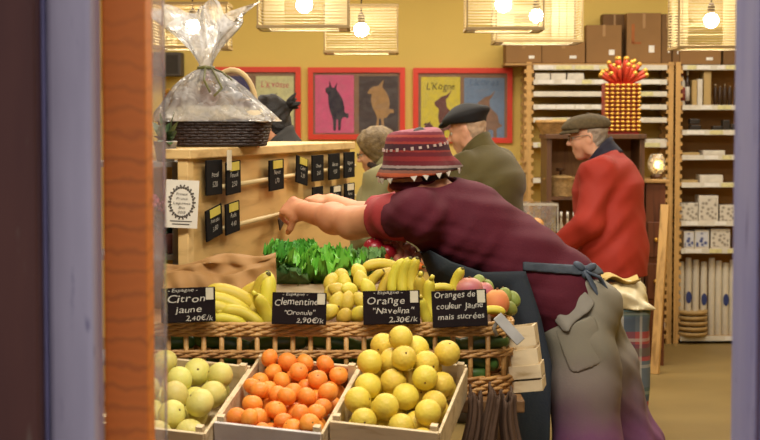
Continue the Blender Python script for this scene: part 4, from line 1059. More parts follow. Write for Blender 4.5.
# the open underside
b.f = [f for f in b.f if len(f) == 4]; b.s = b.s[:len(b.f)]; b.mi = b.mi[:len(b.f)]
hat = obj('hat', b, m_hat, VT, solid=.006)
m_bead = mat('white_trim', '#d8cfc0', .7); m_pat = mat('hat_pattern', '#c4a79c', .8, .3, 60); b = MB()
for i in range(26):
    q = 2*PI*i/26; rr = .1005; p = hatc+hR@Vector((rr*math.cos(q), rr*math.sin(q), .057)); tq = hR@Vector((-math.sin(q), math.cos(q), 0)); n_ = hR@Vector((math.cos(q), math.sin(q), .2)).normalized()
    w_ = .007 if i % 3 else .0035; b.box(p+n_*.003, (w_*1.3, .011 if i % 2 else .008, .006), M3(tq, n_.cross(tq), n_))
obj('woven_pattern', b, m_pat, hat)
b = MB()
for i in range(22):
    q = 2*PI*i/22; rr = .134*(1+.055*math.sin(q*5+1)); p = hatc+hR@Vector((rr*math.cos(q), rr*math.sin(q), -.030)); tq = hR@Vector((-math.sin(q), math.cos(q), 0)); rd = hR@Vector((math.cos(q), math.sin(q), 0)); up = hR@Vector((0, 0, 1))
    if i % 5 == 0: continue
    b.prism([(-.011, 0), (.011, 0), (0, -.017)], frame4(p+up*.004, tq, up, tq.cross(up)), .004)
obj('trim_points', b, m_bead, hat)
# ================================================================ sign panel with rails and price tags
m_pine = wood('pine_panel', '#d2ac6c', '#a67d40', .55, 2.2, (1.0, 1.0, 8), .06)
m_pine2 = wood('pine_edge', '#d6b478', '#b8935a', .55, 2.5, (3, 3, 9), .06)
def PD(px): return 3005/(785-px)
PA, PB = Vector((WX(185, PD(185)), PD(185), 0)), Vector((WX(350, PD(350)), PD(350), 0))
Sd = (PB-PA).normalized(); Nd = Sd.cross(Vector((0, 0, 1))); PL = (PB-PA).length
def onp(px, py, off=0.):
    Y = PD(px); p = W(px, py, Y); return p+Nd*off
ztop = W(186, 149, PD(186)).z
t = thing('display_cabinet', 'pine display cabinet whose side panel carries two rails of price tags', 'cabinet', (PA.x, PA.y, 0))
Rs = M3(Sd, -Nd, Vector((0, 0, 1)))
def slab(b, s0, s1, d0, d1, z0, z1):
    """s along the panel, d depth behind its face"""
    c = PA+Sd*((s0+s1)/2)-Nd*((d0+d1)/2); return b.box((c.x, c.y, (z0+z1)/2), (s1-s0, d1-d0, z1-z0), Rs)
obj('panel', slab(MB(), .05, PL, 0, .02, .0, ztop-.03), m_pine, t)
obj('stile', slab(MB(), 0, .05, -.008, .025, .0, ztop-.03), m_pine2, t, bevel=.003)
S1 = .34
obj('top_board', slab(MB(), -.01, S1, -.02, .06, ztop-.03, ztop), m_pine2, t, bevel=.004)
obj('top_board', slab(MB(), S1, PL+.01, -.02, .34, ztop-.03, ztop), m_pine2, t, bevel=.004)
obj('back_panel', slab(MB(), S1, PL, .31, .33, .0, ztop-.03), m_pine, t)
obj('end_panel', slab(MB(), S1, S1+.02, .02, .31, .0, ztop-.03), m_pine, t)
obj('end_panel', slab(MB(), PL-.02, PL, .02, .31, .0, ztop-.03), m_pine, t)
for z in (.35, .7, 1.05): obj('shelf', slab(MB(), S1+.02, PL-.02, .02, .31, z, z+.02), m_pine2, t)
m_rail = mat('rail_pale', '#d6bd88', .45, .1, 12)
for (x0, y0, x1, y1) in ((216, 186.5, 350, 165.5), (216, 228, 350, 195.5)):
    a, c = onp(x0, y0, .02), onp(x1, y1, .02)
    obj('rail', MB().tube([a, c], .0075, 8), m_rail, t)
# price tags hooked on the rails
m_black = mat('slate_black', '#14110f', .9, .25, 18, spec=.12)
m_chalk = mat('chalk', '#b9b4a8', .9, .3, 60)
m_ysl = mat('yellow_slip', '#cdbb4c', .6, .12, 30)
m_wsl = mat('paper_slip', '#d8ccb0', .7, .12, 30)
words = ['Persil', 'Fenouil', 'Poireau', 'Radis', 'Navet', 'Celeri', 'Choux', 'Blettes', 'Oignon', 'Ail', 'Panais', 'Raves', 'Thym']
def tagcard(i, px0, py0, px1, py1, label, slip=None, tilt=0., off=.03, hang=0):
    pm = (px0+px1)/2; a = onp(pm, py1); hgt = onp(pm, py0).z-a.z
    s0 = (onp(px0, py1)-PA).dot(Sd); s1 = (onp(px1, py1)-PA).dot(Sd); w = s1-s0
    o = onp(pm, (py0+py1)/2, off); t = thing('price_tag', label, 'price tag', (o.x, o.y, a.z), 'black price tags on the panel rails')
    ca, sa = math.cos(tilt), math.sin(tilt); Z = Vector((0, 0, 1)); ex = Sd*ca+Z*sa; ez = -Sd*sa+Z*ca
    R3 = M3(ex, -Nd, ez); 
    obj('slate', MB().box(o, (w, .006, hgt), R3), m_black, t, bevel=.002)
    if slip: obj('slip', MB().box(o+ez*hgt*.34+Nd*.004+ex*w*.04, (w*.62, .003, hgt*.26), R3), slip, t)
    b = MB(); T0 = lambda dz: frame4(o+ez*dz+Nd*.0042, ex, ez, Nd)
    write(b, words[i % len(words)], T0(hgt*.02), hgt*.2, w*.8); write(b, '%d,%d0' % (1+i % 4, 2+i*3 % 7), T0(-hgt*.26), hgt*.22, w*.7)
    obj('chalk_writing', b, m_chalk, t)
    obj('hook', MB().tube([o+ez*hgt*.2-Nd*.002, o+ez*hgt*.12-Nd*(off-.012)], .003, 6), m_chalk, t)
    return t
tagcard(0, 199, 160, 215, 195, 'black price tag without slip at the near end of the upper rail', off=.022)
tagcard(1, 215.5, 161, 230, 194, 'black price tag with yellow slip overlapping the nearest upper tag', m_ysl, .03, .034)
tagcard(2, 199, 207, 215, 238, 'tilted black price tag at the near end of the lower rail', m_ysl, .12, .022)
tagcard(3, 215, 202, 229, 233, 'black price tag with yellow slip second on the lower rail', m_ysl, .06, .034)
tagcard(4, 260.5, 159.5, 275, 190, 'black price tag with yellow slip hanging alone mid panel on the upper rail', m_ysl, .02)
tagcard(5, 288, 157, 299.5, 184, 'tilted black price tag with yellow slip, on the upper rail above the reaching hands', m_ysl, -.13)
tagcard(6, 304, 155, 315.5, 181, 'third black price tag from the far end of the upper rail')
tagcard(7, 321, 153.5, 332, 179.5, 'second black price tag from the far end of the upper rail')
tagcard(8, 336.5, 152, 347, 177.5, 'black price tag at the far end of the upper rail')
tagcard(9, 304.5, 186.5, 315, 210, 'black lower rail price tag half hidden by the reaching hands')
tagcard(10, 323, 185.5, 333.5, 207, 'black price tag second from the far end of the lower rail', m_wsl)
tagcard(11, 337, 183, 347, 207.5, 'black price tag at the far end of the lower rail', m_wsl)
# small beige card clipped to the top edge and white printed notice
a = onp(215.5, 160, .03)
tag(obj('paper_card', MB().box(onp(215.5, 160, .045), (.035, .004, .062), M3(Sd, -Nd, Vector((0, 0, 1)))), m_wsl), 'small beige paper card hung over the top edge of the panel', 'card')
t = thing('printed_notice', 'white printed notice with an ornamental wreath on the panel stile', 'notice', W(182, 228, 4.98))
p0 = W(181.7, 204, 4.99); tl = R_(-3); ex = Vector((math.cos(tl), .12, math.sin(tl))).normalized(); ez = Vector((-math.sin(tl), 0, math.cos(tl))); ny = Vector((ex.y*1., -1, 0)).normalized(); kk = 4.99/F
ez = (ez-ex*ez.dot(ex)).normalized(); ny = ex.cross(ez)
obj('card', MB().box(p0, (33*kk, 48*kk, .003), M3(ex, ez, ny)), mat('notice_paper', '#ddd6c6', .7, .06, 20), t)
b = MB()
for rr, n_, r0 in ((12.5, 30, .0022), (14.2, 22, .0016)):
    for i in range(n_):
        q = 2*PI*i/n_; c_ = p0+ny*.003+ex*(rr*kk*.92*math.cos(q))+ez*(rr*kk*1.18*math.sin(q)+2*kk); b.ell(c_, (r0*1.7, r0*1.7, .0008), M3(ex, ez, ny), 8, 4)
for i, w_ in enumerate((9, 12, 13, 10, 7)): write(b, ('Primeur', 'Fruits', 'Legumes', 'Bio', '2015')[i], frame4(p0+ny*.003+ez*((9-4.6*i)*kk), ex, ez, ny), 3.6*kk, w_*kk*1.3, jit=.02)
for i in range(2): b.box(p0+ny*.002-ez*((17.2+3*i)*kk), ((22-5*i)*kk, 1*kk, .001), M3(ex, ez, ny))
obj('print', b, mat('print_grey', '#5b544c', .8), t)
# the tag she is holding
t = thing('price_tag', 'dark price tag held in the hand of the reaching stallholder', 'price tag', W(278, 219, 5.9))
c_ = W(281, 221, 5.86); R3 = M3(Sd, -Nd, Vector((0, 0, 1)))@Euler((0, R_(-28), 0)).to_matrix()
obj('slate', MB().box(c_, (.055, .005, .045), R3), mat('slate_brown', '#3a2a22', .6, .2, 20), t, bevel=.002)
b = MB(); write(b, 'Ail', frame4(c_+Nd*.0035, R3@V(1, 0, 0), R3@V(0, 0, 1), Nd), .02); obj('chalk_writing', b, m_chalk, t)
# ================================================================ stall
m_stall = wood('stall_wood', '#7d5a34', '#5a3c1e', .6, 3, (2, 10, 10))
TZ = .752
TX0, TX1 = -.95, .40
t = thing('market_stall', 'wooden market stall table under the long basket and the fruit crates', 'stall', (-.2, 4.7, 0))
obj('table_top', MB().bb((TX0, 4.66, TZ-.035), (TX1, 4.99, TZ)), m_stall, t, bevel=.004)
sl = Matrix.Rotation(R_(17.5), 3, 'X')
CT = R_(17.5)
def slope(x, y, z): return Vector((x, 4.22, .615))+sl@Vector((0, y, z))
b = MB(); b.box(slope(-.39, .215, -.014), (1.12, .43, .024), sl); obj('sloped_shelf', b, m_stall, t)
b = MB(); b.box(slope(-.39, -.006, .0), (1.12, .012, .06), sl); obj('front_batten', b, m_stall, t)
for x in (-.86, .35):
    for y, z in ((4.70, TZ-.035), (4.95, TZ-.035)): obj('leg', MB().bb((x-.025, y-.025, 0), (x+.025, y+.025, z)), m_stall, t)
for x in (-.80, .12): obj('leg', MB().bb((x-.02, 4.24, 0), (x+.02, 4.28, .60)), m_stall, t)
for x in (-.86, .35): obj('stretcher', MB().bb((x-.012, 4.725, .25), (x+.012, 4.925, .29)), m_stall, t)
# ---- crates
m_crate = wood('crate_poplar', '#d6c29c', '#b59a6c', .7, 3, (3, 10, 10), .08)
m_cratew = mat('crate_white_paint', '#d6d0ca', .7, .14, 12, .1)
m_paperin = mat('crate_liner', '#a9683c', .8, .15, 6)
CR = sl@Matrix.Rotation(R_(-13), 3, 'Z')
CWd, CDp, CHt = .281, .395, .105
def crate(px, Y, zf, label, front=m_crate, liner=None, w=CWd, back=None):
    loc = Vector((WX(px, Y), Y, zf))
    t = thing('fruit_crate', label, 'crate', (0, 0, 0), 'slanting fruit crates at the front of the stall')
    h = CHt; d = CDp
    obj('base', MB().bb((-w/2, 0, 0), (w/2, d, .008)), m_crate, t)
    obj('front_board', MB().bb((-w/2, -.006, .012), (w/2, .004, h)), front, t, bevel=.0015)
    obj('back_board', MB().bb((-w/2, d-.004, .012), (w/2, d+.006, h)), back or m_crate, t, bevel=.0015)
    for s in (-1, 1):
        o = obj('side_board', MB().bb((s*w/2-.004, .005, .012), (s*w/2+.004, d-.005, h-.004)), m_crate, t, bevel=.0015)
        for y in (.014, d-.014): obj('corner_block', MB().bb((s*(w/2-.014)-.009, y-.009, .008), (s*(w/2-.014)+.009, y+.009, h+.012)), m_crate, t)
    if liner: obj('liner', MB().bb((-w/2+.006, d-.012, .01), (w/2-.006, d-.006, h-.004)), liner, t)
    b = MB(); b.ell((0, -.0068, h*.55), (.0035, .0012, .010), n=8, m=6); obj('staple', b, mat('staple_steel', '#6a6a66', .3, metal=.8), t)
    t.location = loc; t.rotation_euler = CR.to_euler(); return loc
def pile(n, r, w, d, z0, env, seed, jit=.05, cand=900):
    """drop balls one at a time to the lowest free hollow under the envelope"""
    rg = np.random.default_rng(seed); P = []; out = []
    for _ in range(n):
        ri = r*(1+rg.uniform(-jit, jit))
        xy = np.stack([rg.uniform(-w/2+ri, w/2-ri, cand), rg.uniform(ri+.004, d-ri-.004, cand)], 1); z = np.full(cand, z0+ri)
        for (q, rq) in P:
            dd = (xy[:, 0]-q[0])**2+(xy[:, 1]-q[1])**2; s = (ri+rq)**2-dd
            z = np.maximum(z, np.where(s > 0, q[2]+np.sqrt(np.maximum(s, 0)), 0))
        ok = z < np.array([env(x, y) for x, y in xy])
        if not ok.any(): continue
        i = np.argmin(np.where(ok, z-.10*xy[:, 1]*0+rg.uniform(0, .003, cand), 9)); P.append((np.array([xy[i, 0], xy[i, 1], z[i]]), ri))
    return P
def fruitmat(name, c, c2, rough=.42, bump=.25, bs=160, rnd=.1, scale=4):
    return mat(name, c, rough+.08, .1, scale, bump, bs, rnd=rnd, col2=c2, sss=.05)
m_clem = fruitmat('clementine_peel', '#f6a040', '#ee8c30', bump=.2, rnd=.05)
m_yor = fruitmat('yellow_peel', '#ead354', '#dcc044', bump=.25, rnd=.06)
m_pom = fruitmat('pale_green_peel', '#e2d880', '#d4c864', bump=.15, rnd=.12)
m_stem = mat('stem_green', '#5e5a24', .8); m_stem2 = mat('stem_brown', '#6b4a20', .8)
def globe(name, label, cat, group, r, m, ms, squash=(1, 1, .94), tipup=0.):
    t = thing(name, label, cat, (0, 0, 0), group)
    def fn(w, u):
        k = 1-.07*math.exp(-((1-u.z)/.02)**1)-.04*math.exp(-((1+u.z)/.015))+tipup*math.exp(-((1+u.z)/.05))
        return w*k
    obj('peel', MB().ell((0, 0, 0), [r*q for q in squash], n=20, m=14, fn=fn), m, t)
    obj('stem_end', MB().ell((0, 0, r*squash[2]*.935), (r*.09, r*.09, r*.03), n=8, m=5), ms, t)
    return t
def fill(loc, P, proto, r0, rnd, labels=None, tilt=1.2):
    for i, (q, r) in enumerate(P):
        p = loc+CR@Vector(q); e = Euler((rnd.uniform(-tilt, tilt), rnd.uniform(-tilt, tilt), rnd.uniform(0, 6)))
        if i == 0: proto.location = p; proto.rotation_euler = e; proto.scale = (r/r0,)*3
        else: dup(proto, p, e, scale=(r/r0,)*3)
rn = random.Random(5)
l1 = crate(150, 4.30, .648, 'poplar crate of pale green citrus next to the orange door jamb')
P = pile(40, .0365, CWd-.034, CDp, .02, lambda x, y: .108+.02*y, 3)
pr = globe('pomelo', 'pale yellow green citrus in the crate next to the orange jamb', 'citrus fruit', 'pale green citrus in the crate', .0365, m_pom, m_stem2, (1.08, 1, .96))
fill(l1, P, pr, .0365, rn)
l2 = crate(267, 4.30, .648, 'white fronted crate of clementines in the middle of the row', m_cratew, m_paperin, back=m_crate)
P = pile(110, .0242, CWd-.024, CDp, .028, lambda x, y: .108+.04*y, 4, .07)
pr = globe('clementine', 'orange clementine in the pile in the white fronted crate', 'clementine', 'clementines in the crate', .0242, m_clem, m_stem, (1.06, 1.06, .92))
fill(l2, P, pr, .0242, rn)
l3 = crate(384, 4.29, .652, 'poplar crate with the heaped pyramid of yellow oranges')
P = pile(100, .0345, CWd-.018, CDp, .012, lambda x, y: .105+.22*y-.30*max(0, abs(x+.01)-.07)+.045*math.exp(-((x+.02)/.05)**2-((y-.27)/.09)**2), 6, .05)
pr = globe('yellow_orange', 'yellow orange in the heaped pyramid in the poplar crate', 'citrus fruit', 'yellow oranges in the pyramid', .0345, m_yor, m_stem2, (1, 1, .98), .05)
fill(l3, P, pr, .0345, rn, tilt=2.)
# ---- long wicker basket
m_cane = mat('cane', '#d0a566', .5, .3, 30, .4, 90, col2='#ab7f45')
m_cane2 = mat('cane_dark', '#bd9052', .5, .3, 30, .4, 90, col2='#97693a')
BX0, BX1, BY0, BY1, BZ0, BZ1 = -.76, .372, 4.72, 4.975, TZ+.002, .960
def rim(q, grow=0.):
    """rounded oblong outline, q in 0..1"""
    L_, w_ = (BX1-BX0)/2+grow, (BY1-BY0)/2+grow; a = 2*PI*q; c, s_ = math.cos(a), math.sin(a); n_ = 5
    rr = (abs(c)**n_+abs(s_)**n_)**(-1/n_)
    return Vector(((BX0+BX1)/2+L_*c*rr, (BY0+BY1)/2+w_*s_*rr, 0))
NQ = 260; ring = [rim(i/NQ) for i in range(NQ)]
# even spacing along the outline
def resample(pts, n):
    d = [0]
    for i in range(len(pts)): d.append(d[-1]+(pts[(i+1) % len(pts)]-pts[i]).length)
    o = []; j = 0
    for k in range(n):
        tt = d[-1]*k/n
        while d[j+1] < tt: j += 1
        f = (tt-d[j])/max(1e-9, d[j+1]-d[j]); o.append(pts[j].lerp(pts[(j+1) % len(pts)], f))
    return o
NS = 52
ring = resample(ring, NS*8)
def nrm2(i):
    t_ = ring[(i+1) % len(ring)]-ring[i-1]; return Vector((t_.y, -t_.x, 0)).normalized()
t = thing('wicker_trough', 'long openwork wicker trough on the stall full of bananas and lemons', 'basket', ((BX0+BX1)/2, (BY0+BY1)/2, BZ0))
def band(z0, z1, rows, r, m, amp=.007):
    b = MB()
    for j in range(rows):
        z = lerp(z0, z1, (j+.5)/rows)
        for ph in (0, PI):
            b.tube([ring[i]+nrm2(i)*(amp*math.cos(PI*i/8+ph+j*PI*.5))+Vector((0, 0, z+.3*r*math.sin(PI*i/8+ph+j*PI*.5))) for i in range(len(ring))], r, 6, True)
    obj('woven_band', b, m, t)
band(BZ1-.036, BZ1, 5, .0052, m_cane, .006)
band(.862, .882, 3, .0046, m_cane2, .005)
band(BZ0+.004, BZ0+.052, 5, .0060, m_cane2)
b = MB()
for k in range(NS):
    i = k*8; p = ring[i]; b.tube([p+Vector((0, 0, BZ0+.003)), p+Vector((0, 0, BZ1-.004))], .0072, 7)
obj('upright_canes', b, m_cane, t)
b = MB(); pl_ = [(p.x, p.y) for p in ring[::6]]; b.prism([(x, y) for x, y in pl_], Matrix.Translation((0, 0, BZ0)), .01); obj('base', b, m_cane2, t)
m_kraft = mat('kraft_paper', '#a5794a', .75, .16, 3, .12, 30, col2='#8a6036')
def lh(x, y):
    """top of the packing paper inside the trough"""
    f = (y-BY0)/(BY1-BY0); return .868+.12*max(0, min(1, (f-.1)/.9))
b = MB(); b.grid(lambda u, v: Vector((lerp(BX0+.05, BX1-.05, u), lerp(BY0+.075, BY1-.03, v), lh(0, lerp(BY0+.075, BY1-.03, v))-.004+.006*math.sin(u*40+v*9)*math.sin(v*17+u*11))), 60, 14); obj('packing_paper', b, m_kraft, t, solid=.002)
# dark green vegetables seen through the openwork
m_zuc = mat('dark_green_skin', '#2f4d1f', .4, .3, 14, .05, 40, rnd=.2, col2='#4f6a2c')
def zuc():
    t = thing('courgette', 'dark green courgette behind the openwork of the wicker trough', 'courgette', (0, 0, 0), 'courgettes in the wicker trough')
    obj('skin', MB().tube([(-.085, 0, 0), (-.07, 0, .002), (0, 0, .008), (.07, 0, .0), (.08, 0, 0)], [.011, .021, .023, .02, .009], 12), m_zuc, t)
    obj('stalk', MB().tube([(-.084, 0, 0), (-.106, .003, .004)], [.008, .007], 7), mat('stalk_green', '#8d9a4c', .6), t); return t
z = zuc(); first = True
for i, x in enumerate((-.66, -.5, -.345, -.185, -.03, .12, .225)):
    for j in range(3):
        loc = (x+.03*j, BY0+.042+.002*j, BZ0+.048+.046*j); rot = (0, (.16 if (i+j) % 2 else -.12), .02*(i % 3-1))
        if first: z.location = loc; z.rotation_euler = rot; first = False
        else: dup(z, loc, rot)
# ---- chalk signs on the rim
m_board = mat('chalkboard', '#120d0e', .9, .2, 9, .04, 60, col2='#1f1718', spec=.12)
m_scorn = mat('price_corner', '#b9b29a', .6, .1, 40)
def chalksign(x0, y0, x1, y1, Y, lines, label, tilt=R_(14), roll=0.):
    a = W(x0, y0, Y); c = W(x1, y1, Y); w = c.x-a.x; h = (a.z-c.z)
    t = thing('chalkboard_sign', label, 'sign', ((a.x+c.x)/2, Y, c.z), 'chalkboard price signs on the trough rim')
    ex = Vector((math.cos(roll), 0, math.sin(roll))); ez = Vector((-math.sin(roll), math.sin(tilt), math.cos(tilt))).normalized(); ny = ex.cross(ez); o = Vector(((a.x+c.x)/2, Y, (a.z+c.z)/2)); R3 = M3(ex, ez, ny)
    obj('board', MB().box(o, (w, h, .006), R3), m_board, t, bevel=.0015)
    obj('price_corner', MB().box(o+ex*w*.40+ez*h*.30+ny*.004, (w*.14, h*.34, .003), R3), m_scorn, t)
    for (txt, yy, sz, wd, xo) in lines:
        b = MB(); write(b, txt, frame4(o+ez*h*yy+ny*.0036+ex*w*xo, ex, ez, ny), sz*h, wd*w, jit=.06); obj('chalk_writing', b, m_chalk, t)
chalksign(161, 287.5, 215.5, 322.5, 4.69, [('- Espagne -', .38, .14, .55, -.1), ('Citron', .08, .3, .78, -.04), ('jaune', -.22, .26, .6, .0), ('2,40€/k', -.46, .2, .5, .2)], 'chalkboard sign reading Citron jaune beside the glass edge', roll=R_(2))
chalksign(272, 292.5, 326.5, 324.5, 4.69, [('- Espagne -', .40, .13, .5, -.08), ('Clementine', .10, .30, .80, -.06), ('"Oronule"', -.20, .2, .56, .0), ('2,90€/k', -.45, .22, .5, .2)], 'chalkboard sign reading Clementine before the lettuce', roll=R_(-1))
chalksign(363, 290.5, 420, 324.5, 4.69, [('- Espagne -', .40, .14, .52, -.06), ('Orange', .11, .32, .66, -.10), ('"Navelina"', -.17, .25, .7, .02), ('2,30€/k', -.44, .22, .5, .2)], 'chalkboard sign reading Orange Navelina behind the yellow pyramid', roll=R_(1))
chalksign(432, 290, 487, 327, 4.69, [('Oranges de', .30, .25, .74, -.08), ('couleur Jaune', .0, .24, .84, .0), ('mais sucrées', -.28, .23, .84, .02)], 'chalkboard sign reading Oranges de couleur Jaune mais sucrées', roll=R_(2.5))
# ---- fruit in the trough
m_ban = fruitmat('banana_peel', '#d8c13f', '#c4b23a', .45, .06, 30, .14, 6); m_bantip = mat('banana_tip', '#5c5528', .8, .2, 30)
def banana_proto(label, group, L=.17, r=.025, bend=1.2):
    t = thing('banana', label, 'banana', (0, 0, 0), group); n = 14; b = MB(); pts = []; rs = []
    Rr = L/bend
    for i in range(n):
        f = i/(n-1); a = (f-.5)*bend; pts.append((Rr*math.sin(a), 0, Rr*(1-math.cos(a))))
        rs.append(r*min(1, .42+1.6*min(f, 1-f)**.6))
    b.tube(pts, rs, 10, flat=.93); obj('peel', b, m_ban, t)
    p = Vector(pts[0]); d = (p-Vector(pts[1])).normalized(); obj('stalk', MB().tube([p, p+d*.018+Vector((0, 0, .004))], [r*.42, r*.33], 7), m_ban, t)
    p = Vector(pts[-1]); d = (p-Vector(pts[-2])).normalized(); obj('tip', MB().tube([p-d*.001, p+d*.006], [r*.4, r*.25], 7), m_bantip, t)
    return t
def put(o, px, py, Y, rot, sc=1., lab=None, grp=None, first=False):
    p = W(px, py, Y); s = (sc,)*3 if not hasattr(sc, '__len__') else sc
    if first: o.location = p; o.rotation_euler = rot; o.scale = s; return o
    return dup(o, p, rot, lab, grp, s)
bp_ = banana_proto('banana in the bunch beside the sign reading Citron', 'bananas beside the Citron sign')
left = [(234, 294, 4.81, (R_(200), R_(22), .1)), (230, 303, 4.785, (R_(170), R_(24), 0)), (222, 309, 4.765, (R_(160), R_(14), .2)), (257, 298, 4.82, (R_(100), R_(-70), .2)), (267, 300, 4.80, (R_(-70), R_(-80), .2)), (252, 289, 4.87, (R_(190), R_(-30), 0)), (245, 314, 4.765, (R_(150), R_(24), .1)), (266, 314, 4.77, (R_(120), R_(68), .3)), (224, 318, 4.752, (R_(180), R_(6), .1))]
for i, (x, y, Y, r) in enumerate(left): put(bp_, x, y, Y, r, .95 if i < 5 else .8, first=i == 0)
mid = [(382, 264, 4.97, (R_(180), R_(4), .2), .72), (378, 276, 4.93, (R_(180), R_(-28), .0), .66), (386, 282, 4.90, (R_(165), R_(-58), .1), .66), (394, 276, 4.885, (R_(140), R_(-72), .2), .68), (403, 276, 4.875, (R_(120), R_(-80), .2), .68), (412, 276, 4.875, (R_(110), R_(-84), .2), .66), (371, 283, 4.91, (R_(160), R_(-62), .1), .6), (421, 296, 4.83, (R_(80), R_(78), .3), .74), (429, 300, 4.81, (R_(70), R_(84), .3), .74), (425, 314, 4.77, (R_(90), R_(72), .2), .6)]
for i, (x, y, Y, r, s_) in enumerate(mid): put(bp_, x, y, Y, r, s_, 'banana in the bunch above the sign reading Navelina', 'bananas above the Navelina sign')
for i, (x, y, Y, r, s_) in enumerate([(439, 287, 4.84, (R_(175), R_(-6), 0), .5), (455, 284, 4.87, (R_(110), R_(-72), 0), .62), (489, 310, 4.80, (R_(170), R_(-8), 0), .55)]):
    put(bp_, x, y, Y, r, s_, ['short banana lying above the sign reading Oranges de couleur', 'banana standing tip up behind the sign reading Oranges de couleur', 'banana below the big peach at the trough end'][i], 'loose bananas at the trough end')
# small yellow lemons
m_lem = fruitmat('lemon_peel', '#d9c24a', '#c9b23c', .45, .2, 120, .12)
t = thing('lemon', 'small yellow lemon heaped between the Clementine and Navelina signs', 'lemon', (0, 0, 0), 'lemons between the signs')
obj('peel', MB().ell((0, 0, 0), (.034, .026, .026), n=18, m=14, fn=lambda w, u: Vector((w.x*(1+.16*abs(u.x)**8), w.y, w.z))), m_lem, t)
obj('nub', MB().ell((.038, 0, 0), (.005, .005, .005), n=8, m=5), m_stem2, t); LEM = t
lem = [(331, 314, 4.75, 0), (345, 316, 4.75, .9), (358, 315, 4.752, .3), (334, 301, 4.782, .4), (349, 302, 4.782, 0), (362, 303, 4.78, 1.2), (337, 290, 4.83, .2), (352, 291, 4.82, 2.6), (345, 283, 4.87, .5), (360, 281, 4.865, 1.9), (329, 296, 4.85, 1), (333, 282, 4.90, 2), (368, 290, 4.84, 0.4), (357, 271, 4.93, 1.3), (344, 276, 4.93, .2)]
for i, (x, y, Y, a) in enumerate(lem): put(LEM, x+(i*37 % 7-3)*.9, y+(i*53 % 5-2)*.8, Y, (a*.8, a*.9-.5+(i*29 % 9)*.22, a*1.3+i), (.86, .86, .86), first=i == 0)
# peach, mangoes, figs at the end of the trough
m_peach = fruitmat('peach_skin', '#cf6a48', '#d69a52', .6, .05, 30, .05, 9); m_mango = fruitmat('mango_skin', '#b3607a', '#c98a5c', .4, .04, 30, .1, 7); m_fig = fruitmat('green_fig_skin', '#8f9a48', '#7a8438', .5, .1, 40, .12, 8)
def roundfruit(name, label, cat, r, sq, m, px, py, Y, grp=None, rot=(0, 0, 0), crease=.1):
    t = thing(name, label, cat, (0, 0, 0), grp)
    obj('skin', MB().ell((0, 0, 0), [r*q for q in sq], n=22, m=14, fn=lambda w, u: w*(1-crease*math.exp(-(math.atan2(u.y, u.x+1e-6)/.22)**2)*(1-u.z*u.z)**.5-.1*math.exp(-(1-u.z)/.03))), m, t)
    obj('stalk', MB().tube([(0, 0, r*sq[2]*.85), (.002, 0, r*sq[2]*1.08)], .003, 6), m_stem2, t)
    t.location = W(px, py, Y); t.rotation_euler = rot; return t
roundfruit('mango', 'pinkish mango behind the sign reading Oranges de couleur', 'mango', .035, (1.2, .95, .9), m_mango, 469, 288, 4.87)
roundfruit('mango', 'pink mango squeezed between the banana tip and the green figs', 'mango', .03, (1.1, .95, .9), m_mango, 483, 291, 4.90)
roundfruit('peach', 'large orange red peach at the trough end beside the metal bracket', 'peach', .041, (.92, .9, 1), m_peach, 497, 303, 4.86)
for i, (px, py, Y) in enumerate(((479, 283, 4.93), (487, 288, 4.95), (505, 296, 4.92), (513, 299, 4.93), (509, 308, 4.90), (482, 299, 4.87))):
    roundfruit('green_fig', ['green fig topmost behind the pink mango', 'second green fig behind the pink mango', 'green fig touching the large peach at the trough end', 'upper green fig at the very end of the trough', 'lowest green fig at the very end of the trough', 'yellow green fig between mango and peach'][i], 'fig', .023, (.9, .9, 1.15), m_fig, px, py, Y, 'green figs at the trough end', (.3*(i-2), .2*i, i), .0)
# ---- kraft paper sheet behind the bananas
def sheet(name, px0, px1, rows, label, cat, m, seed, Y0=4.98, amp=.010):
    rn = random.Random(seed); f1, f2 = rn.uniform(10, 16), rn.uniform(20, 30)
    def fn(u, v):
        px = lerp(px0, px1, u); k = v*(len(rows)-1); i = min(int(k), len(rows)-2); f = k-i
        (ya0, ya1, Ya), (yb0, yb1, Yb) = rows[i], rows[i+1]
        y = lerp(lerp(ya0, ya1, u), lerp(yb0, yb1, u), f); Yd = lerp(Ya, Yb, f)
        p = W(px, y, Yd); s_ = math.sin(u*f1+v*4)+.6*math.sin(u*f2-v*9+1)+.5*math.sin(v*14+u*5)
        p.y += amp*s_; p.z += amp*.8*math.sin(u*f1*.8+v*6+seed); return p
    b = MB(); b.grid(fn, 48, 20); return tag(obj(name, b, m, solid=.0025), label, cat)
m_kraft2 = mat('kraft_paper_pale', '#ad8450', .75, .14, 3, .12, 30, col2='#9c7242')
sheet('kraft_paper', 163, 276, [(264, 251, 4.972), (272, 257, 4.955), (268, 262, 4.95), (279, 266, 4.94), (274, 272, 4.93), (284, 283, 4.915), (291, 291, 4.90), (297, 297, 4.89)], 'crumpled brown kraft paper behind the bananas, against the pine panel', 'paper', m_kraft2, 3, amp=.012)
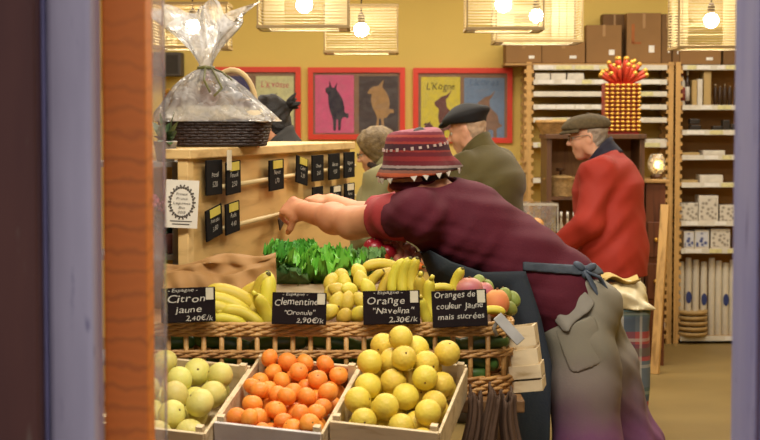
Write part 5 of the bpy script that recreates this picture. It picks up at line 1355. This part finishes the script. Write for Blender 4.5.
# ---- back counter with the greens
t = thing('back_counter', 'plain wooden counter behind the wicker trough carrying the greens', 'counter', (-.15, 5.26, 0))
cx0, cx1, cy0, cy1, cz = -.44, .10, 5.07, 5.50, .84
obj('top', MB().bb((cx0, cy0, cz-.03), (cx1, cy1, cz)), m_stall, t)
for x in (cx0+.03, cx1-.03):
    for y in (cy0+.03, cy1-.03): obj('leg', MB().bb((x-.02, y-.02, 0), (x+.02, y+.02, cz-.03)), m_stall, t)
t = thing('vegetable_crate', 'pale wooden crate of lettuces and roots on the back counter', 'crate', (-.15, 5.26, cz))
ch = .195
for lo, hi in (((cx0, cy0, cz+.001), (cx1, cy0+.008, cz+ch)), ((cx0, cy1-.008, cz+.001), (cx1, cy1, cz+ch)), ((cx0, cy0+.008, cz+.001), (cx0+.008, cy1-.008, cz+ch)), ((cx1-.008, cy0+.008, cz+.001), (cx1, cy1-.008, cz+ch)), ((cx0+.008, cy0+.008, cz+.001), (cx1-.008, cy1-.008, cz+.01))):
    obj('board', MB().bb(lo, hi), m_crate, t)
b = MB(); b.grid(lambda u, v: Vector((lerp(cx0+.012, cx1-.012, u), lerp(cy0+.012, cy1-.012, v), cz+.125+.05*v+.006*math.sin(u*30+v*8)*math.sin(v*22))), 40, 30); obj('packing_paper', b, m_kraft, t, solid=.002)
m_let1 = mat('lettuce_bright', '#86c846', .45, .3, 14, .3, 40, col2='#58a830', sss=.05); m_let2 = mat('lettuce_deep', '#62b038', .5, .3, 14, .3, 40, col2='#3f8a2a'); m_cab = mat('cabbage_dull', '#6d9456', .6, .3, 12, .4, 50, col2='#4f7642'); m_gg = mat('grey_green_leaf', '#7ba45a', .6, .3, 16, .3, 50, col2='#5a8444')
def lettuce(name, label, cat, c, R, n, m, seed, ruf=.25, up=.5, leafw=.8, rib=None):
    rn = random.Random(seed); t = thing(name, label, cat, c)
    b = MB(); c = Vector(c)
    for i in range(n):
        f = i/n; az = i*2.4+rn.uniform(-.3, .3); el = lerp(.15, 1.35, f)*up*1.5+rn.uniform(-.1, .1); Lf = R*lerp(1.1, .55, f)*rn.uniform(.85, 1.15); w = Lf*leafw
        d = Vector((math.cos(az)*math.cos(el), math.sin(az)*math.cos(el), math.sin(el))); sd = Vector((-math.sin(az), math.cos(az), 0)); nn = sd.cross(d)*-1; nn = d.cross(sd)*-1
        ph = rn.uniform(0, 6); base = c+Vector((0, 0, R*.05))
        def fn(u, v):
            s_ = (u-.5)*2; ll = Lf*(1-.24*s_*s_*v); wid = w*(.22+.78*math.sin(min(1, v*1.15)*PI/2))*.6
            e_ = max(abs(s_), v)**3
            fr = ruf*R*(.30*e_*math.sin(v*13*(1 if s_ > 0 else -1)+s_*7+ph)+.14*e_*math.sin(v*29+s_*19+ph*2))
            return base+d*(ll*v)+sd*(wid*s_*(1-.15*v*v))+nn*(fr-.42*Lf*v*v+.10*wid*s_*s_)
        b.grid(fn, 24, 16)
    obj('leaves', b, m, t); obj('heart', MB().ell(c+Vector((0, 0, R*.2)), (R*.3, R*.3, R*.28), n=14, m=10), m, t); return t
def Lp(px, py, Y): return tuple(W(px, py, Y))
lettuce('lettuce', 'bright green curly lettuce at the front of the vegetable crate', 'lettuce', Lp(326, 287, 5.16), .12, 50, m_let1, 1, .62, .62, .75)
lettuce('lettuce', 'deeper green lettuce topmost beside the kraft paper', 'lettuce', Lp(293, 272, 5.24), .10, 40, m_let2, 2, .55, .65, .75)
lettuce('savoy_cabbage', 'dull dark green cabbage between the paper and the Clementine sign', 'cabbage', Lp(292, 290, 5.13), .09, 20, m_cab, 3, .2, .45, 1.)
lettuce('endive', 'grey green leafy bunch between the lettuce and the bananas', 'greens', Lp(355, 280, 5.22), .115, 40, m_gg, 4, .3, .5, .5)
lettuce('lettuce', 'small green lettuce peeping out behind the bright curly lettuce', 'lettuce', Lp(318, 272, 5.32), .085, 30, m_let2, 5, .5, .6, .75)
# small pale handles of punnets behind the greens
for i, (px, py, w_) in enumerate(((336, 254, 11), (352, 252, 11))):
    Y = 5.40; k = Y/F; c_ = W(px, py+6, Y)
    t = thing('punnet', ['small chip wood punnet with white handle behind the small lettuce', 'small chip wood punnet with white handle next to the red peppers'][i], 'punnet', (c_.x, Y, c_.z-.05))
    b = MB()
    for sx, sy, lx, ly in ((-1, 0, .004, .06), (1, 0, .004, .06), (0, -1, .07, .004), (0, 1, .07, .004)): b.box((c_.x+sx*.035, Y+sy*.03, c_.z-.025), (lx, ly, .05))
    b.box((c_.x, Y, c_.z-.049), (.07, .06, .003)); obj('chip_box', b, m_crate, t)
    b = MB(); b.tube([Vector((c_.x+.036*math.cos(a), Y-.01+.02*math.cos(a), c_.z-.03+.052*math.sin(a))) for a in np.linspace(0, PI, 14)], .006, 6, flat=.5); obj('handle', b, mat('chip_handle', '#d3c4a2', .6, .1), t)
m_tom = fruitmat('red_pepper_skin', '#a8231c', '#8a1a14', .25, .03, 20, .1, 6); m_shal = fruitmat('pink_shallot_skin', '#c4705a', '#d39a78', .4, .1, 40, .15, 30); m_car = fruitmat('carrot_skin', '#e07a24', '#cf6618', .5, .1, 60, .1, 20)
for i, (px, py, Y, r) in enumerate(((374, 248, 5.37, .034), (388, 252, 5.36, .028), (383, 259, 5.33, .022))):
    roundfruit('red_pepper', ['largest shiny red pepper next to the plum red sleeve', 'second red pepper, darker, beside the pink shallots', 'small red pepper under the two larger ones'][i], 'pepper', r, (1.05, 1, .95), m_tom, px, py, Y, 'red peppers', (.4, .3*i, i), .0)
rs_ = random.Random(4)
for i, (px, py, Y) in enumerate(((395, 246, 5.40), (402, 243, 5.42), (408, 248, 5.41), (400, 252, 5.37), (407, 256, 5.36), (413, 252, 5.40), (412, 260, 5.35), (398, 259, 5.345), (392, 240, 5.45), (404, 262, 5.33), (417, 257, 5.38), (386, 243, 5.45))):
    roundfruit('shallot', 'pink shallot in the heap under the arm of the stallholder', 'shallot', .0175, (.85, .85, 1.15), m_shal, px, py, Y, 'pink shallots', (rs_.uniform(-1, 1), rs_.uniform(-1, 1), i), .0)
t = None
for i, (px, py) in enumerate(((402, 265), (409, 264), (415, 266), (406, 269))):
    c_ = W(px, py, 5.27-.004*i); d = Vector((.6, -.6, .12*(i % 2))).normalized()
    t = thing('carrot', 'stubby orange carrot above the upright bananas', 'carrot', tuple(c_), 'stubby carrots')
    obj('root', MB().tube([c_-d*.045, c_-d*.02, c_+d*.02, c_+d*.032], [.003, .010, .013, .008], 10), m_car, t); obj('top', MB().tube([c_+d*.031, c_+d*.044], [.005, .003], 6), m_stem, t)
# ---- end of the stall: bracket, little crates, paper bags
m_metal = mat('grey_metal', '#a3a19c', .4, .15, 20, metal=.2)
t = thing('metal_bracket', 'flat grey metal bracket clipped to the end of the trough', 'bracket', W(508, 330, 4.72))
obj('bar', MB().beam(W(497, 316, 4.70), W(521, 342, 4.68), .030, .006, (0, -1, .3)), m_metal, t, bevel=.002)
obj('clip', MB().tube([W(498, 320, 4.70), W(494, 328, 4.71), W(497, 336, 4.712)], .006, 7), m_metal, t)
def minicrate(px0, py0, px1, py1, Y, d, label, rot):
    a = W(px0, py0, Y); c = W(px1, py1, Y); w = c.x-a.x; h = a.z-c.z
    t = thing('small_crate', label, 'crate', (0, 0, 0), 'little crates at the stall end')
    for lo, hi in (((-w/2, 0, 0), (w/2, .008, h*.42)), ((-w/2, 0, h*.5), (w/2, .008, h)), ((-w/2, d-.008, 0), (w/2, d, h)), ((-w/2, .008, 0), (-w/2+.008, d-.008, h)), ((w/2-.008, .008, 0), (w/2, d-.008, h*.42)), ((w/2-.008, .008, h*.52), (w/2, d-.008, h)), ((-w/2+.008, .008, 0), (w/2-.008, d-.008, .006))): obj('slat', MB().bb(lo, hi), m_crate, t)
    t.location = ((a.x+c.x)/2, Y, c.z); t.rotation_euler = rot; return t
minicrate(512, 327, 539, 366, 4.78, .13, 'upper little slatted crate at the stall end against the apron', (R_(-3), R_(-8), R_(-9)))
minicrate(511, 366, 543, 392, 4.77, .15, 'lower little slatted crate at the stall end against the apron', (R_(-2), R_(-6), R_(-9)))
m_sack = mat('brown_sack_paper', '#5e4430', .8, .25, 4, .2, 40, col2='#3d2a1c')
def sack(px0, px1, y0, y1, Y, label, seed):
    rn = random.Random(seed); a = WX(px0, Y); c = WX(px1, Y); z1 = WZ(y0, Y); z0 = WZ(y1, Y)
    t = thing('paper_sack', label, 'sack', ((a+c)/2, Y, z0), 'brown sacks hanging at the stall end')
    b = MB(); n = 44
    def fn(u, v):
        q = 2*PI*u; k = lerp(.62, 1.08, min(1, v*1.2)); pl = 1+.16*math.sin(q*7+seed+v*1.5)*(1-.4*v)+.07*math.sin(q*13+2)
        return Vector(((a+c)/2+(c-a)/2*k*pl*math.cos(q)+.012*math.sin(v*5+seed), Y+.05+.045*k*pl*math.sin(q), lerp(z1, z0, v)+.012*math.sin(q*3+seed)*(1-v)))
    b.grid(fn, n*2, 16); obj('bag', b, m_sack, t, solid=.003)
    obj('cord', MB().tube([((a+c)/2, Y+.05, z1-.02), ((a+c)/2, Y+.10, z1+.02), ((a+c)/2, 4.70, TZ-.03)], .004, 6), m_sack, t)
sack(464, 482, 398, 500, 4.52, 'pleated brown paper sack hanging next to the crate of yellow oranges', 1)
sack(483, 503, 396, 505, 4.53, 'pleated brown paper sack hanging under the wicker trough end', 2)
sack(504, 526, 400, 505, 4.55, 'narrow brown paper sack hanging nearest the dark apron', 4)
# ================================================================ wrapped gift basket on the cabinet
GY = 5.44; gk = GY/F; gx = WX(212, GY); gz = ztop+.002
t = thing('gift_basket', 'dark woven gift basket wrapped in clear cellophane on the pine cabinet', 'gift basket', (gx, GY+.1, gz))
m_gdark = mat('dark_weave', '#2d1a14', .5, .3, 50, .5, 80)
hw, hd = 55*gk, .14; gh = 27*gk; gc = Vector((gx, GY+.12, gz))
def oblong(q, a_, b_, n_=4):
    c, s_ = math.cos(q), math.sin(q); rr = (abs(c)**n_+abs(s_)**n_)**(-1/n_); return a_*c*rr, b_*s_*rr
b = MB()
for j in range(9):
    f = j/8; pts = []
    for i in range(48):
        x, y = oblong(2*PI*i/48, hw*lerp(.9, 1, f), hd*lerp(.9, 1, f)); e = 1+.015*(-1)**(i+j); pts.append(gc+Vector((x*e, y*e, .006+(gh-.012)*f)))
    b.tube(pts, .0068, 6, True)
obj('woven_tray', b, m_gdark, t)
b = MB(); b.prism([oblong(2*PI*i/32, hw*.88, hd*.88) for i in range(32)], Matrix.Translation(gc+V(0, 0, .001)), .01); obj('base', b, m_gdark, t)
m_cloth = mat('cream_cloth', '#d0bfa0', .85, .12, 12, .2, 60)
def cl(u, v):
    q = 2*PI*u; x, y = oblong(q, hw*lerp(.9, 1.08, v), hd*lerp(.9, 1.10, v)); return gc+Vector((x, y, gh+.034*(1-v)+.006-.008*v*v*(1+.5*math.sin(q*6))+.004*math.sin(q*9+v*5)))
b = MB(); b.grid(cl, 72, 8); obj('cloth_lining', b, m_cloth, t, solid=.005)
m_han = mat('pale_wicker', '#d6b67c', .5, .15, 40, .3, 80)
ha = W(206, 118, GY+.12); hb_ = W(252, 118, GY+.12)
b = MB(); n = 22
hp = [W(232-24*math.cos(a), 108-38*math.sin(a), GY+.12) for a in np.linspace(-.25, PI+.25, n)]
b.tube(hp, .0085, 8); b.tube([p+Vector((0, .012, .004*(-1)**i)) for i, p in enumerate(hp)], .0065, 6); obj('handle', b, m_han, t)
# contents
m_jar = mat('preserve_glass', '#9a5f34', .15, .3, 10); m_pkt = mat('packet_paper', '#b99c78', .5, .25, 20)
for i, (px, py, kind) in enumerate(((172, 98, 0), (190, 92, 1), (208, 90, 0), (226, 100, 1), (242, 108, 0), (182, 108, 1))):
    p = W(px, py, GY+.10+.03*(i % 2)); r = .028
    c0 = Vector((p.x, p.y, gz+gh+.0))
    hh = p.z-c0.z+.03
    tt = thing('preserve_jar' if kind == 0 else 'food_packet', ['amber preserve jar next to the jamb in the wrapped basket', 'beige packet under the cellophane knot', 'amber preserve jar under the wicker handle', 'beige packet inside the wicker handle', 'low amber preserve jar at the far end of the wrapped basket', 'beige packet leaning before the amber jar in the wrapped basket'][i], 'jar' if kind == 0 else 'packet', tuple(c0))
    if kind == 0:
        obj('glass', MB().lathe([(r*.9, 0), (r, .006), (r, hh*.75), (r*.8, hh*.85)], c0, 16), m_jar, tt); obj('lid', MB().lathe([(r*.86, hh*.85), (r*.86, hh), (0, hh)], c0, 16), m_gold, tt)
    else:
        obj('packet', MB().ell(c0+V(0, 0, hh/2), (.032, .02, hh/2), n=14, m=10, fn=lambda w, u: Vector((w.x*(1+.2*abs(u.z)), w.y, w.z))), m_pkt, tt)
m_cel = film('cellophane', '#fbfbfa', .40, .12, 1., 30, .28, (.7, 1.35))
tie = W(206, 68, GY+.10); top0 = W(200, 15, GY+.1)
def cel(u, v):
    q = 2*PI*u
    if v < .58:
        f = v/.58; x, y = oblong(q, hw*1.06, hd*1.1, 3.2); k = 1-f; kk_ = 1.05*k**.72+.07
        ce = gc.lerp(Vector((tie.x, tie.y, 0)), f); pl = 1+.10*math.sin(q*9+f*4)*f+.06*math.sin(q*17+f*9)*f+.025*math.sin(q*5+f*14)
        zz = lerp(gz+gh*.92, tie.z, f**1.0)
        return Vector((ce.x+x*kk_*pl, ce.y+y*kk_*pl, zz))
    f = (v-.58)/.42; r = .018+.105*f**1.15; pl = 1+.38*math.sin(q*6+1)*f+.22*math.sin(q*13+f*5)*f
    return Vector((tie.x-.012*f+r*1.05*pl*math.cos(q), tie.y+r*.8*pl*math.sin(q), lerp(tie.z, top0.z, f**.9)+.03*f*math.sin(q*4+.7)+.018*f*math.sin(q*9)))
b = MB(); b.grid(cel, 110, 40); obj('cellophane', b, m_cel, t)
b = MB(); b.tube([tie+Vector((.024*math.cos(a), .022*math.sin(a), .002*math.sin(a*3))) for a in np.linspace(0, 2*PI, 18)[:-1]], .006, 6, True)
b.tube([tie+V(.02, -.02, 0), W(216, 76, GY), W(222, 88, GY-.03), W(214, 96, GY-.05)], .0035, 6); b.tube([tie+V(.0, -.022, 0), W(204, 80, GY-.01), W(210, 92, GY-.04)], .0035, 6); b.tube([tie+V(.02, -.02, 0), W(222, 72, GY), W(232, 80, GY-.02)], .003, 6)
obj('ribbon', b, mat('olive_ribbon', '#6a6a34', .5, .2), t)
# ================================================================ plant stand beyond the glass strip
t = thing('plant_stand', 'grey tiered stand of potted plants seen through the glass strip', 'stand', (-.78, 5.3, 0))
m_gst = mat('stand_grey', '#8a847c', .6, .15, 6)
PSX0, PSX1, PSY = -.98, -.605, 5.11
tiers = (.46, .80, 1.12, 1.40)
for X in (PSX0, PSX1-.02):
    for y in (PSY, PSY+.22): obj('post', MB().bb((X, y, 0), (X+.02, y+.02, 1.39)), m_gst, t)
for z in tiers: obj('tier', MB().bb((PSX0, PSY-.01, z-.015), (PSX1, PSY+.25, z)), m_gst, t)
m_pot = mat('pot_pink', '#a8706c', .6, .2, 8); m_pot2 = mat('pot_pale', '#b8b0a4', .6, .1, 8); m_leaf = mat('plant_leaf', '#4d6b3c', .55, .3, 12, .2, 40, col2='#34502c'); m_flow = mat('petal_pink', '#b55a6a', .6, .2, 20)
rp = random.Random(11); n_ = 0
nm = ['on lowest grey tier', 'on second grey tier', 'on third grey tier', 'on top grey tier']
for ti, z in enumerate(tiers):
    for j, x in enumerate((-.89, -.77, -.652)):
        y = PSY+.06+.05*(j % 2); pt = thing('potted_plant', 'leafy plant in %s pot %s, %s' % (('pink', 'pale')[(ti+j) % 2], nm[ti], ('behind the jamb', 'in the middle', 'nearest the pine panel')[j]), 'potted plant', (x, y, z))
        obj('pot', MB().lathe([(.026, 0), (.036, .058), (.038, .06), (.034, .062), (0, .055)], (x, y, z+.0005), 16), (m_pot, m_pot2)[(ti+j) % 2], pt)
        b = MB()
        for i in range(22):
            az = rp.uniform(0, 6.28); el = rp.uniform(.3, 1.35); Lf = rp.uniform(.07, .14); d = Vector((math.cos(az)*math.cos(el)*.6, math.sin(az)*math.cos(el)*.6, math.sin(el))); sd = Vector((-math.sin(az), math.cos(az), 0)); base = Vector((x, y, z+.055))
            b.grid(lambda u, v: base+d*(Lf*v)+sd*((u-.5)*2*.02*math.sin(PI*min(1, .15+v*.85)))+Vector((0, 0, -.04*v*v*math.cos(el))), 4, 6)
        obj('foliage', b, m_leaf, pt)
        if (ti+j) % 2 == 0:
            b = MB()
            for i in range(5):
                c_ = Vector((x+rp.uniform(-.04, .04), y+rp.uniform(-.05, .03), z+rp.uniform(.12, .18)))
                for q in range(5): b.ell(c_+Vector((.011*math.cos(q*1.257), -.004, .011*math.sin(q*1.257))), (.009, .005, .009), n=8, m=5)
            obj('blossom', b, m_flow, pt)
# ================================================================ plaid shopping trolley behind the stallholder
m_pl, nt, bs = newmat('plaid_cloth'); Lk = nt.links
tc = N(nt, 'ShaderNodeTexCoord')
def stripe(ax, sc, w_, off=0.):
    sx = N(nt, 'ShaderNodeSeparateXYZ'); Lk.new(tc.outputs['Object'], sx.inputs[0])
    m1 = N(nt, 'ShaderNodeMath', operation='MULTIPLY_ADD'); Lk.new(sx.outputs[ax], m1.inputs[0]); m1.inputs[1].default_value = sc; m1.inputs[2].default_value = off+10
    f = N(nt, 'ShaderNodeMath', operation='FRACT'); Lk.new(m1.outputs[0], f.inputs[0])
    g_ = N(nt, 'ShaderNodeMath', operation='LESS_THAN'); Lk.new(f.outputs[0], g_.inputs[0]); g_.inputs[1].default_value = w_; return g_.outputs[0]
cur = None
base_c = lin('#5b6670')
prev = None
for (ax, sc, w_, off, col, al) in (('Z', 3.4, .42, .2, '#b03a30', .75), ('Z', 5.5, .3, .0, '#26344c', .55), ('X', 7, .35, .1, '#2c3e54', .5), ('X', 13, .14, .3, '#b9b4a8', .6), ('Z', 9, .12, .5, '#b4b0a4', .55), ('Z', 6, .2, .7, '#4d6a55', .45)):
    mx = N(nt, 'ShaderNodeMixRGB'); st = stripe(ax, sc, w_, off); mm = N(nt, 'ShaderNodeMath', operation='MULTIPLY'); Lk.new(st, mm.inputs[0]); mm.inputs[1].default_value = al; Lk.new(mm.outputs[0], mx.inputs[0])
    if prev is None: mx.inputs[1].default_value = base_c
    else: Lk.new(prev, mx.inputs[1])
    mx.inputs[2].default_value = lin(col); prev = mx.outputs[0]
Lk.new(prev, bs.inputs['Base Color']); bs.inputs['Roughness'].default_value = .8
QY = 7.0; qa = W(602, 292, QY); qc = W(651, 400, QY)
t = thing('shopping_trolley', 'plaid shopping trolley standing behind the stallholder', 'trolley', ((qa.x+qc.x)/2, QY+.12, 0))
qw = qc.x-qa.x; qx = (qa.x+qc.x)/2; zt_ = WZ(312, QY)
def bag(u, v):
    q = 2*PI*u; x, y = oblong(q, qw/2*(1.04-.10*v), .13*(1.0-.1*v), 5); return Vector((qx+x+.006*math.sin(q*5+v*9), QY+.13+y, lerp(zt_, .16, v)))
b = MB(); b.grid(bag, 60, 18); b.prism([oblong(2*PI*i/32, qw/2*.95, .115, 5) for i in range(32)], Matrix.Translation((qx, QY+.13, .158)), .01); obj('cloth_bag', b, m_pl, t, solid=.004)
b = MB(); b.prism([oblong(2*PI*i/32, qw/2*1.05, .136, 5) for i in range(32)], Matrix.Translation((qx, QY+.13, zt_)), .006); obj('lid', b, m_pl, t)
for s_ in (-1, 1):
    R90 = Matrix.Rotation(PI/2, 3, 'Y'); obj('wheel', MB().lathe([(.0, -.015), (.075, -.015), (.085, -.008), (.085, .008), (.075, .015), (0, .015)], (qx+s_*(qw/2+.01), QY+.23, .086), 20, R90), mat('rubber', '#1f1d1c', .7), t)
obj('axle', MB().tube([(qx-qw/2, QY+.23, .086), (qx+qw/2, QY+.23, .086)], .006, 8), m_metal, t)
b = MB(); b.tube([(qx-qw*.3, QY+.272, .1), (qx-qw*.3, QY+.272, .74), (qx-qw*.2, QY+.28, .77), (qx+qw*.2, QY+.28, .77), (qx+qw*.3, QY+.272, .74), (qx+qw*.3, QY+.272, .1)], .009, 8); obj('tube_frame', b, m_metal, t)
for s_ in (-1, 1): obj('foot', MB().bb((qx+s_*qw*.3-.01, QY+.03, 0), (qx+s_*qw*.3+.01, QY+.05, .165)), m_metal, t)
m_pbag = mat('cream_plastic_bag', '#d6cba8', .35, .16, 8, .4, 14, col2='#b5a376')
s = SDF((qx-.25, QY-.05, zt_-.1), (qx+.25, QY+.33, zt_+.2), .007)
s.ell((qx, QY+.12, zt_+.04), (qw*.52, .13, .085), None, .03); s.ell((qx+.05, QY+.10, zt_-.005), (qw*.40, .14, .05), None, .03)
s.disp(folds(.012, (.6, .3, .8), 60, seed=2)); s.disp(folds(.008, (1, -.4, .2), 85, seed=5)); s.cut((0, 0, zt_+.009), (0, 0, -1))
tag(s.mesh('plastic_bag', m_pbag), 'crumpled cream plastic bag stuffed on top of the plaid trolley', 'bag')
b = MB(); b.grid(lambda u, v: Vector((lerp(qx-qw*.42, qx+qw*.30, u), lerp(QY+.04, QY+.2, v), zt_+.125+.012*math.sin(u*7)+.01*math.sin(v*8+u*3))), 20, 10)
tag(obj('folded_paper', b, mat('straw_paper', '#b79b58', .7, .2, 14), solid=.004), 'flat straw coloured paper lying on the cream plastic bag', 'paper')
# ================================================================ light, sky, camera
def area(x, y, z, sx, sy, p, col, tgt=None):
    d = bpy.data.lights.new('ceiling_fill', 'AREA'); d.shape = 'RECTANGLE'; d.size = sx; d.size_y = sy; d.energy = p; d.color = col[:3]  # unseen area fill added below the ceiling, no fixture modelled
    o = bpy.data.objects.new('ceiling_fill_light', d); COL.objects.link(o); o.location = (x, y, z)
    if tgt: o.rotation_euler = (Vector(tgt)-Vector((x, y, z))).to_track_quat('-Z', 'Y').to_euler()
    return o
warm = (1, .92, .79)
area(.1, 3.5, 2.94, 1.8, .6, 105, warm, (0.0, 4.8, .8))  # front fill added to brighten the produce
area(-.5, 6.4, 2.94, 1.4, .8, 52, warm)
area(1.4, 6.6, 2.94, 1.4, .8, 52, warm)
area(-.6, 9.6, 2.94, 2.4, 1., 62, warm)
area(1.9, 9.8, 2.94, 2.4, 1., 66, warm)
w = bpy.data.worlds.new('dusk'); SC.world = w; w.use_nodes = True
bg = w.node_tree.nodes['Background']; bg.inputs[0].default_value = (.90, .85, 1, 1); bg.inputs[1].default_value = .66
cd = bpy.data.cameras.new('camera'); cam = bpy.data.objects.new('camera', cd); COL.objects.link(cam); SC.camera = cam
cam.location = (0, 0, CH); cam.rotation_euler = (PI/2-PITCH, 0, 0)
cd.sensor_width = 36; cd.lens = 36*F/760; cd.clip_end = 100
cd.dof.use_dof = True; cd.dof.focus_distance = 5.6; cd.dof.aperture_fstop = 7.5
vs = SC.view_settings; SC.display_settings.display_device = 'sRGB'
vs.view_transform = 'Standard'; vs.look = 'None'; vs.gamma = 1; vs.use_curve_mapping = False; vs.exposure = 0
SC.cycles.max_bounces = 8; SC.cycles.transparent_max_bounces = 24; SC.cycles.caustics_reflective = False; SC.cycles.caustics_refractive = False
SC.cycles.sample_clamp_indirect = 4
SC.cycles.use_denoising = True
